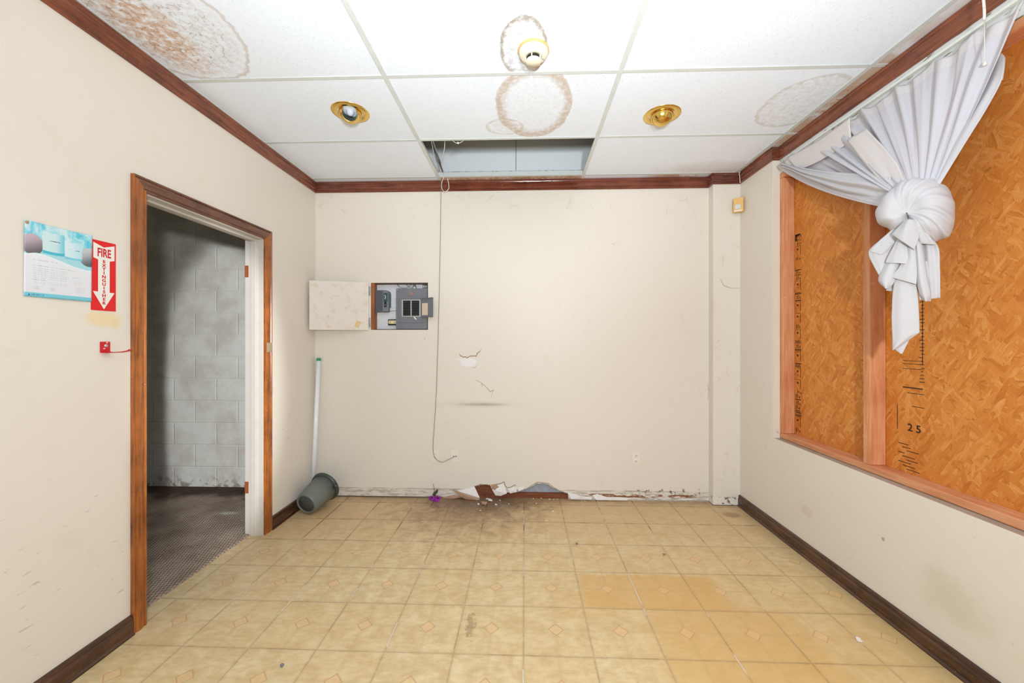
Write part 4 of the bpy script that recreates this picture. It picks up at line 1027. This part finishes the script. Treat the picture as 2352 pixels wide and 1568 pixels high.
# motion sensor high in the corner
pc = Vector((5.70, 10.42, 7.88)); pn = Vector((-.5, -.87, 0)).normalized(); pmx = frame(pc, (pn.y*-1, pn.x, 0), (0, 0, 1))
pi_ = thing('motion_sensor', 'yellowed motion sensor high in the corner column', 'sensor', tuple(pc))
mb = MB(); mb.box(-.12, .12, 0, .375, -.03, .08, .018, frame(pc, (.87, -.5, 0), (0, 0, 1))); mb.build('housing', M_pir, pi_)
mb = MB(); mb.box(-.075, .055, .075, .195, .078, .088, .01, frame(pc, (.87, -.5, 0), (0, 0, 1))); mb.build('lens', M_pirlens, pi_)
mb = MB(); mb.box(-.085, .075, .015, .05, .078, .086, .004, frame(pc, (.87, -.5, 0), (0, 0, 1))); mb.build('lower_strip', M_signwhite, pi_)
mb = MB(); mb.box(-.07, .10, .10, .30, -.13, -.03, .01, frame(pc, (.87, -.5, 0), (0, 0, 1))); mb.build('mount', M_pir, pi_)

mb = MB(); mb.tube(bez([(5.76, 10.44, 8.97), (5.735, 10.44, 8.93), (5.745, 10.43, 8.82), (5.75, 10.43, 8.68)]), .010, 6)
tag(mb.build('string', M_wire), 'short white string over the crown moulding in the corner column', 'string')

# ================================================================== CEILING FIXTURES
def eyeball(cx, cy, label, aim, opened):
    t = thing('recessed_light', label, 'ceiling light', (cx, cy, 9.0), 'brass recessed ceiling lights')
    T = Matrix.Translation((cx, cy, 9.0)) @ Matrix.Rotation(math.pi, 4, 'X')
    mb = MB(); mb.lathe([(.235, -.02), (.235, .01), (.245, .02), (.30, .022), (.345, .014), (.36, .004), (.36, -.002)], T, 56); mb.build('trim_ring', M_brass, t)
    a = Vector(aim).normalized(); E = Matrix.Translation((cx, cy, 9.015)) @ a.to_track_quat('Z', 'Y').to_matrix().to_4x4()
    Rb = .222
    if opened:
        a0 = math.radians(43)
        prof = [(Rb*math.sin(a0+(math.radians(150)-a0)*k/14), Rb*math.cos(a0+(math.radians(150)-a0)*k/14)) for k in range(15)]
        prof = [(Rb*math.sin(a0)-.012, Rb*math.cos(a0)-.004), (Rb*math.sin(a0)-.003, Rb*math.cos(a0)+.006)] + prof
        mb = MB(); mb.lathe(prof, E, 48); mb.build('eyeball', M_brass, t)
        mb = MB(); mb.lathe([(Rb*math.sin(a0)-.012, Rb*math.cos(a0)-.004), (.13, .08), (.12, 0), (.11, -.1), (0, -.1)], E, 40); mb.build('baffle', M_baffle, t)
        mb = MB(); mb.lathe([(0, .12), (.03, .117), (.05, .108), (.068, .085), (.074, .04), (.06, -.02), (.04, -.08)], E, 32); mb.build('bulb', M_bulb, t)
    else:
        prof = [(Rb*math.sin(math.radians(150)*k/20), Rb*math.cos(math.radians(150)*k/20)) for k in range(21)]
        mb = MB(); mb.lathe(prof, E, 48); mb.build('eyeball', M_brass, t)
        mb = MB(); mb.lathe([(Rb*math.sin(.86), Rb*math.cos(.86)), (Rb*math.sin(.86)+.005, Rb*math.cos(.86)+.002), (Rb*math.sin(.9)+.004, Rb*math.cos(.9))], E, 48); mb.build('rim_line', M_brass, t)
    return t
eyeball(-3.457, 7.50, 'round brass recessed light on the left, its grey bulb showing toward the room', (.25, -.75, -.62), True)
eyeball(2.76, 7.80, 'round brass recessed light on the right with a closed shiny dome', (.15, .25, -1), False)

sd = thing('smoke_detector', 'cream round smoke detector with an amber rim on the stained ceiling tile', 'smoke detector', (.137, 5.98, 9.0))
T = Matrix.Translation((.137, 5.98, 9.0)) @ Matrix.Rotation(math.pi, 4, 'X')
mb = MB(); mb.lathe([(.242, 0), (.245, .02), (.236, .032), (.2, .034)], T, 48); mb.build('mounting_ring', M_amberring, sd)
mb = MB(); mb.lathe([(.225, .03), (.228, .045), (.222, .07), (.20, .10), (.165, .125), (.135, .135), (.13, .128), (0, .128)], T, 48); mb.build('body', M_cream_pl, sd)
mb = MB(); mb.lathe([(.113, .13), (.113, .18)], T, 40); mb.build('mesh_screen', M_hole, sd)
mb = MB()
for k in range(5):
    a = k*2*math.pi/5+.55; m_ = T @ Matrix.Rotation(a, 4, 'Z'); mb.box(.09, .128, -.009, .009, .126, .188, .003, m_)
mb.lathe([(.118, .172), (.12, .18), (.112, .195), (0, .20)], T, 40); mb.build('cap', M_cream_pl, sd)
mb = MB(); mb.lathe([(0, .008), (.007, .006), (.008, 0)], T @ Matrix.Translation((.15, -.02, .128)), 10); mb.build('indicator', M_hole, sd)

# ================================================================== CURTAIN
mb = MB(); mb.box(RP-.06, RP-.001, 4.62, 9.15, 8.55, 8.60, .006); mb.box(RP-.075, RP-.06, 4.62, 9.15, 8.545, 8.58, .004)
tag(mb.build('curtain_rail', M_rail), 'long thin white curtain rail under the crown moulding on the right wall', 'curtain rail')
cu = thing('curtain', 'white sheer curtain tied in a big knot with a hanging tail before the boarded window', 'curtain', (5.6, 5.9, 4.27))
K = on(2103, 488, 0, 5.48); NN = Vector((-.8, -.6, 0)).normalized()
def kp_(px, py, off=0): return onp(px, py, K+NN*off, NN)
def bez2(a, b, c, t): return a*(1-t)**2+b*2*t*(1-t)+c*t*t
def tabz(Y):
    ph = ((9.1-Y)/.56) % 1.0
    return .17*max(0, math.sin(math.pi*ph))**.7
# main fan
def fan(u0, u1, y0, y1, P2a, P2b, ctl, nu, nv, fold, namp, mat, name, xtop=RP-.10, seed=0, solid=.006, sag=True):
    rows = []
    for i in range(nv+1):
        v = i/nv; row = []
        for j in range(nu+1):
            u = j/nu; Y = y0+(y1-y0)*u
            P0 = Vector((xtop, Y, 8.52-(tabz(Y)*.6 if sag else 0)))
            P2 = P2a.lerp(P2b, u); P1 = ctl(u, P0, P2)
            p = bez2(P0, P1, P2, v)
            f = math.sin(u*fold*math.pi*2+seed+.7*math.sin(3*u+2*v)) ; f = (abs(f)**.6)*(1 if f > 0 else -1)
            f2 = mnoise.noise(Vector((u*fold*1.9, v*1.2, seed)))
            env = ((.35 if sag else .0)+.65*math.sin(math.pi*min(1, v*.9+(.12 if sag else 0))))*(1-.75*v)
            if not sag: env *= min(1, max(0, (v-.12)/.3))
            p = p + Vector((-1, -.2, 0))*(f*.5+f2*.9)*namp*env
            p.x = min(p.x, RP-.03) if v < .5 else p.x
            row.append(p)
        rows.append(row)
    mb = MB(); mb.grid(rows); return mb.build(name, mat, cu, solid=solid)
c1 = on(2250, 205, 0, 5.8)
def ctlA(u, a, c):
    m = a.lerp(c, .45); m1 = Vector((RP-.10, 4.85, 8.52)).lerp(kp_(2150, 425, .1), .45)
    return m + (c1-m1)*u**2*.8
fan(0, 1, 8.05, 4.68, kp_(2050, 445, .06), kp_(2150, 428, .1), ctlA, 190, 46, 11, .085, M_sheer, 'gathered_panel', seed=1)
# right-hand doubled edge, behind the fan
Lp = [(2262, 150), (2250, 190), (2215, 250), (2170, 330), (2130, 420)]; Rp = [(2292, 118), (2307, 134), (2302, 180), (2268, 245), (2214, 332), (2158, 425)]
def lerpl(P, t):
    t = t*(len(P)-1); i = min(int(t), len(P)-2); f = t-i; return (P[i][0]*(1-f)+P[i+1][0]*f, P[i][1]*(1-f)+P[i+1][1]*f)
def sheet(Lq, Rq, off0, off1, nu, nv, fold, amp, mat, name, seed=0, plane=None, solid=.008, smoothy=True, curl=0):
    rows = []
    if smoothy:
        Lq = [(p.x, p.y) for p in bez([(a, b, 0) for a, b in Lq], 6)]; Rq = [(p.x, p.y) for p in bez([(a, b, 0) for a, b in Rq], 6)]
    for i in range(nv+1):
        v = i/nv; l = lerpl(Lq, v); r = lerpl(Rq, v); row = []
        for j in range(nu+1):
            u = j/nu; px, py = l[0]*(1-u)+r[0]*u, l[1]*(1-u)+r[1]*u
            off = off0*(1-v)+off1*v
            h = amp*(math.sin(u*math.pi*2*fold+seed)*.6+mnoise.noise(Vector((u*4, v*2, seed)))*.8)+curl*math.sin(math.pi*u)
            if plane: p = on(px, py, 0, plane(v)); p = p+Vector((-1, -.3, 0))*h
            else: p = kp_(px, py, off)+NN*h
            row.append(p)
        rows.append(row)
    mb = MB(); mb.grid(rows); return mb.build(name, mat, cu, solid=solid)
sheet(Lp, Rp, 0, 0, 16, 40, 1.2, .02, M_cloth, 'doubled_edge', 2, plane=lambda v: 6.0*(1-v)+5.52*v)
sheet([(2262, 150), (2250, 178)], [(2292, 118), (2309, 134), (2304, 184)], 0, 0, 10, 10, .5, .012, M_hem, 'edge_hem', 4, plane=lambda v: 5.965-.02*v)
# left bundle: swept from the rail to the knot
def ctlL(u, a, c):
    lo = on(1868, 445, 0, 5.88); hi = on(2010, 350, 0, 5.80); return lo.lerp(hi, u)
fan(0, 1, 9.13, 7.55, kp_(2040, 478, .02), kp_(2070, 430, .1), ctlL, 130, 50, 7, .042, M_sheer, 'swept_panel', seed=3, sag=False)
# thick rope of cloth along its lower edge
low = [(1797, 385), (1818, 390), (1846, 404), (1886, 420), (1940, 440), (1990, 452), (2045, 468)]
wdt = [(14, 0), (10, 0), (14, 0), (22, 0), (34, 0), (42, 0), (48, 0)]
up = [(a+4, b-w[0]*1.25) for (a, b), w in zip(low, wdt)]; dn = [(a, b+w[0]*.12) for (a, b), w in zip(low, wdt)]
sheet(up, dn, 0, 0, 40, 60, 2.6, .035, M_cloth, 'lower_roll', 1, plane=lambda v: 5.86*(1-v)+5.45*v, curl=.07, solid=.012)
# heading band of the left part and the cream strip that falls in front
sheet([(1800, 372), (1815, 389), (1818, 392)], [(1820, 352), (1856, 350), (1876, 368)], 0, 0, 12, 8, 1, .012, M_hem, 'heading_band', 5, plane=lambda v: RP-.2)
sheet([(1808, 362), (1880, 322), (1952, 270)], [(1832, 392), (1885, 368), (1955, 325)], 0, 0, 12, 22, 1, .012, M_hem, 'heading_band', 6, plane=lambda v: RP-.22)
sheet([(1946, 322), (1975, 360), (2008, 402), (2050, 455)], [(1988, 294), (2028, 335), (2062, 378), (2090, 450)], 0, 0, 12, 26, .8, .012, M_hem, 'hem_strip', 7, plane=lambda v: 5.64*(1-v)+5.38*v, smoothy=False)
# knot
oc = (2092, 498)
out = [(0, 101, -6), (20, 100, -34), (38, 86, -66), (52, 66, -78), (75, 30, -86), (100, -8, -84), (125, -42, -60), (150, -68, -32), (175, -80, -8), (195, -76, 12), (220, -50, 28), (250, -20, 40), (285, 25, 52), (310, 62, 54), (335, 90, 42), (360, 101, -6)]
def rad(th):
    # interpolate outline points by their true angle
    t = math.degrees(th) % 360; pts = sorted([((math.degrees(math.atan2(-dy, dx))) % 360, math.hypot(dx, dy)) for _, dx, dy in out[:-1]])
    pts = [(pts[-1][0]-360, pts[-1][1])]+pts+[(pts[0][0]+360, pts[0][1])]
    for (a, r), (b, s_) in zip(pts, pts[1:]):
        if a <= t <= b: f = (t-a)/(b-a); f = f*f*(3-2*f); return r*(1-f)+s_*f
    return 70
NT, NP = 220, 70; rows = []
for i in range(NP+1):
    ph = math.pi*(.002+.99*i/NP); row = []
    for j in range(NT+1):
        th = 2*math.pi*j/NT
        rr = rad(th)*(math.sin(ph)**.75 if ph < math.pi/2 else math.sin(ph)**.6)
        right = .5+.5*math.cos(th+.15); right = right**1.2
        tw = th + .55*math.sin(ph)
        pl = math.sin(17*tw)*.5+math.sin(29*tw+1)*.3
        left = .5-.5*math.cos(th+.15)
        pl2 = math.sin(7*th+3.2*ph)*.35
        hh = .36*math.cos(ph) if ph < math.pi/2 else .26*math.cos(ph)
        dent = -.10*math.exp(-(ph/.3)**2)
        hh += dent + (.055*pl*right)*math.sin(ph)**1.2*(1 if ph < 2.2 else .3) + .03*pl2*left*math.sin(ph)
        # crescent crease rising from the centre to the upper right
        cr = math.exp(-((((math.degrees(th)-(38+22*math.cos(ph*1.2))) + 180) % 360 - 180)/7)**2); hh -= .06*cr*math.sin(ph)**.8*(ph < math.pi/2)
        hh += .05*math.exp(-((((math.degrees(th)-(60+22*math.cos(ph*1.2))) + 180) % 360 - 180)/16)**2)*math.sin(ph)*(ph < math.pi/2)
        if ph < math.pi/2: hh *= 1-.5*math.exp(-((math.degrees(th)-262)/42)**2)
        rr *= 1+.018*pl*right
        row.append(kp_(oc[0]+rr*math.cos(th), oc[1]-rr*math.sin(th), 0)+NN*hh)
    rows.append(row)
mb = MB(); mb.grid(rows); mb.build('knot', M_cloth, cu)
# tail: overlapping folded pieces
T_ = [
 ('back', [(2055, 520), (2038, 570), (2042, 630), (2058, 660)], [(2135, 530), (2150, 570), (2152, 630), (2146, 678)], -.02, -.10, 2.0, .015, 0, 0),
 ('right', [(2100, 515), (2108, 570), (2112, 640), (2118, 689)], [(2128, 535), (2155, 566), (2159, 610), (2160, 684)], .06, -.02, 2.0, .022, .02, 1),
 ('right low', [(2108, 600), (2110, 640), (2112, 688)], [(2130, 600), (2136, 640), (2138, 692)], .06, .0, 1, .01, .02, 2),
 ('wing', [(2052, 525), (2020, 553), (1998, 573), (1996, 587), (2007, 610), (2019, 632)], [(2078, 530), (2060, 560), (2046, 580), (2040, 596), (2037, 612), (2036, 636)], .10, .02, .5, .012, .03, 3),
 ('wing fold', [(2020, 556), (2002, 570), (1998, 577)], [(2050, 560), (2040, 572), (2024, 585)], .12, .09, .4, .01, .01, 4),
 ('lump', [(2036, 600), (2024, 622), (2018, 645), (2034, 662)], [(2070, 600), (2062, 625), (2054, 648), (2040, 664)], .05, .05, .5, .01, .07, 5),
 ('lump tip', [(2036, 640), (2035, 667)], [(2056, 640), (2052, 669)], -.02, -.02, .3, .003, 0, 6),
 ('strip', [(2056, 630), (2050, 680), (2048, 730), (2050, 780), (2051, 803)], [(2104, 645), (2109, 690), (2111, 730), (2112, 763), (2053, 804)], .04, .0, .5, .008, .035, 7),
 ('strip tip', [(2052, 790), (2053, 800), (2069, 812)], [(2094, 768), (2086, 785), (2072, 812)], -.02, -.02, .3, .002, .01, 8),
 ('tongue', [(2098, 530), (2103, 580), (2105, 630), (2112, 670), (2126, 692)], [(2112, 530), (2122, 590), (2130, 640), (2137, 675), (2132, 692)], .13, .05, .5, .008, .055, 9),
 ('flap low', [(2080, 545), (2078, 590), (2062, 618), (2051, 630), (2049, 637)], [(2104, 550), (2107, 595), (2107, 620), (2106, 640), (2105, 653)], .12, .09, .7, .012, .03, 10),
 ('flap mid', [(2066, 540), (2050, 570), (2038, 592), (2034, 603)], [(2080, 540), (2084, 570), (2087, 592), (2082, 606)], .15, .12, .6, .010, .03, 11),
 ('flap top', [(2080, 506), (2064, 520), (2048, 537)], [(2106, 506), (2112, 535), (2100, 573)], .27, .19, .9, .018, .07, 12),
 ('flap right', [(2096, 500), (2102, 530), (2106, 560)], [(2106, 504), (2130, 535), (2150, 562)], .25, .09, 1.1, .02, .06, 13)]
for nm, l, r, o0, o1, fo, am, cl, sd_ in T_:
    sheet(l, r, o0+.03, o1+.03, 24, 40, fo, am, M_cloth, 'tail', sd_, curl=cl, solid=.01, smoothy=(nm not in ('strip', 'strip tip', 'flap low', 'flap mid', 'wing fold')))

# cord hanging at the right
mb = MB(); q = lambda a, b: on(a, b, 0, 5.70)
mb.tube(bez([q(2258, -12), q(2260, 10), q(2261, 25), q(2261, 46)]), .014, 8); mb.tube([q(2261, 46), q(2262, 142)], .004, 6)
mb.lathe([(.004, .05), (.012, .03), (.022, .01), (.02, -.005), (0, -.012)], Matrix.Translation(q(2262, 149)), 12)
tag(mb.build('pull_cord', M_wire), 'thin white cord with a small knotted end hanging before the curtain', 'cord')
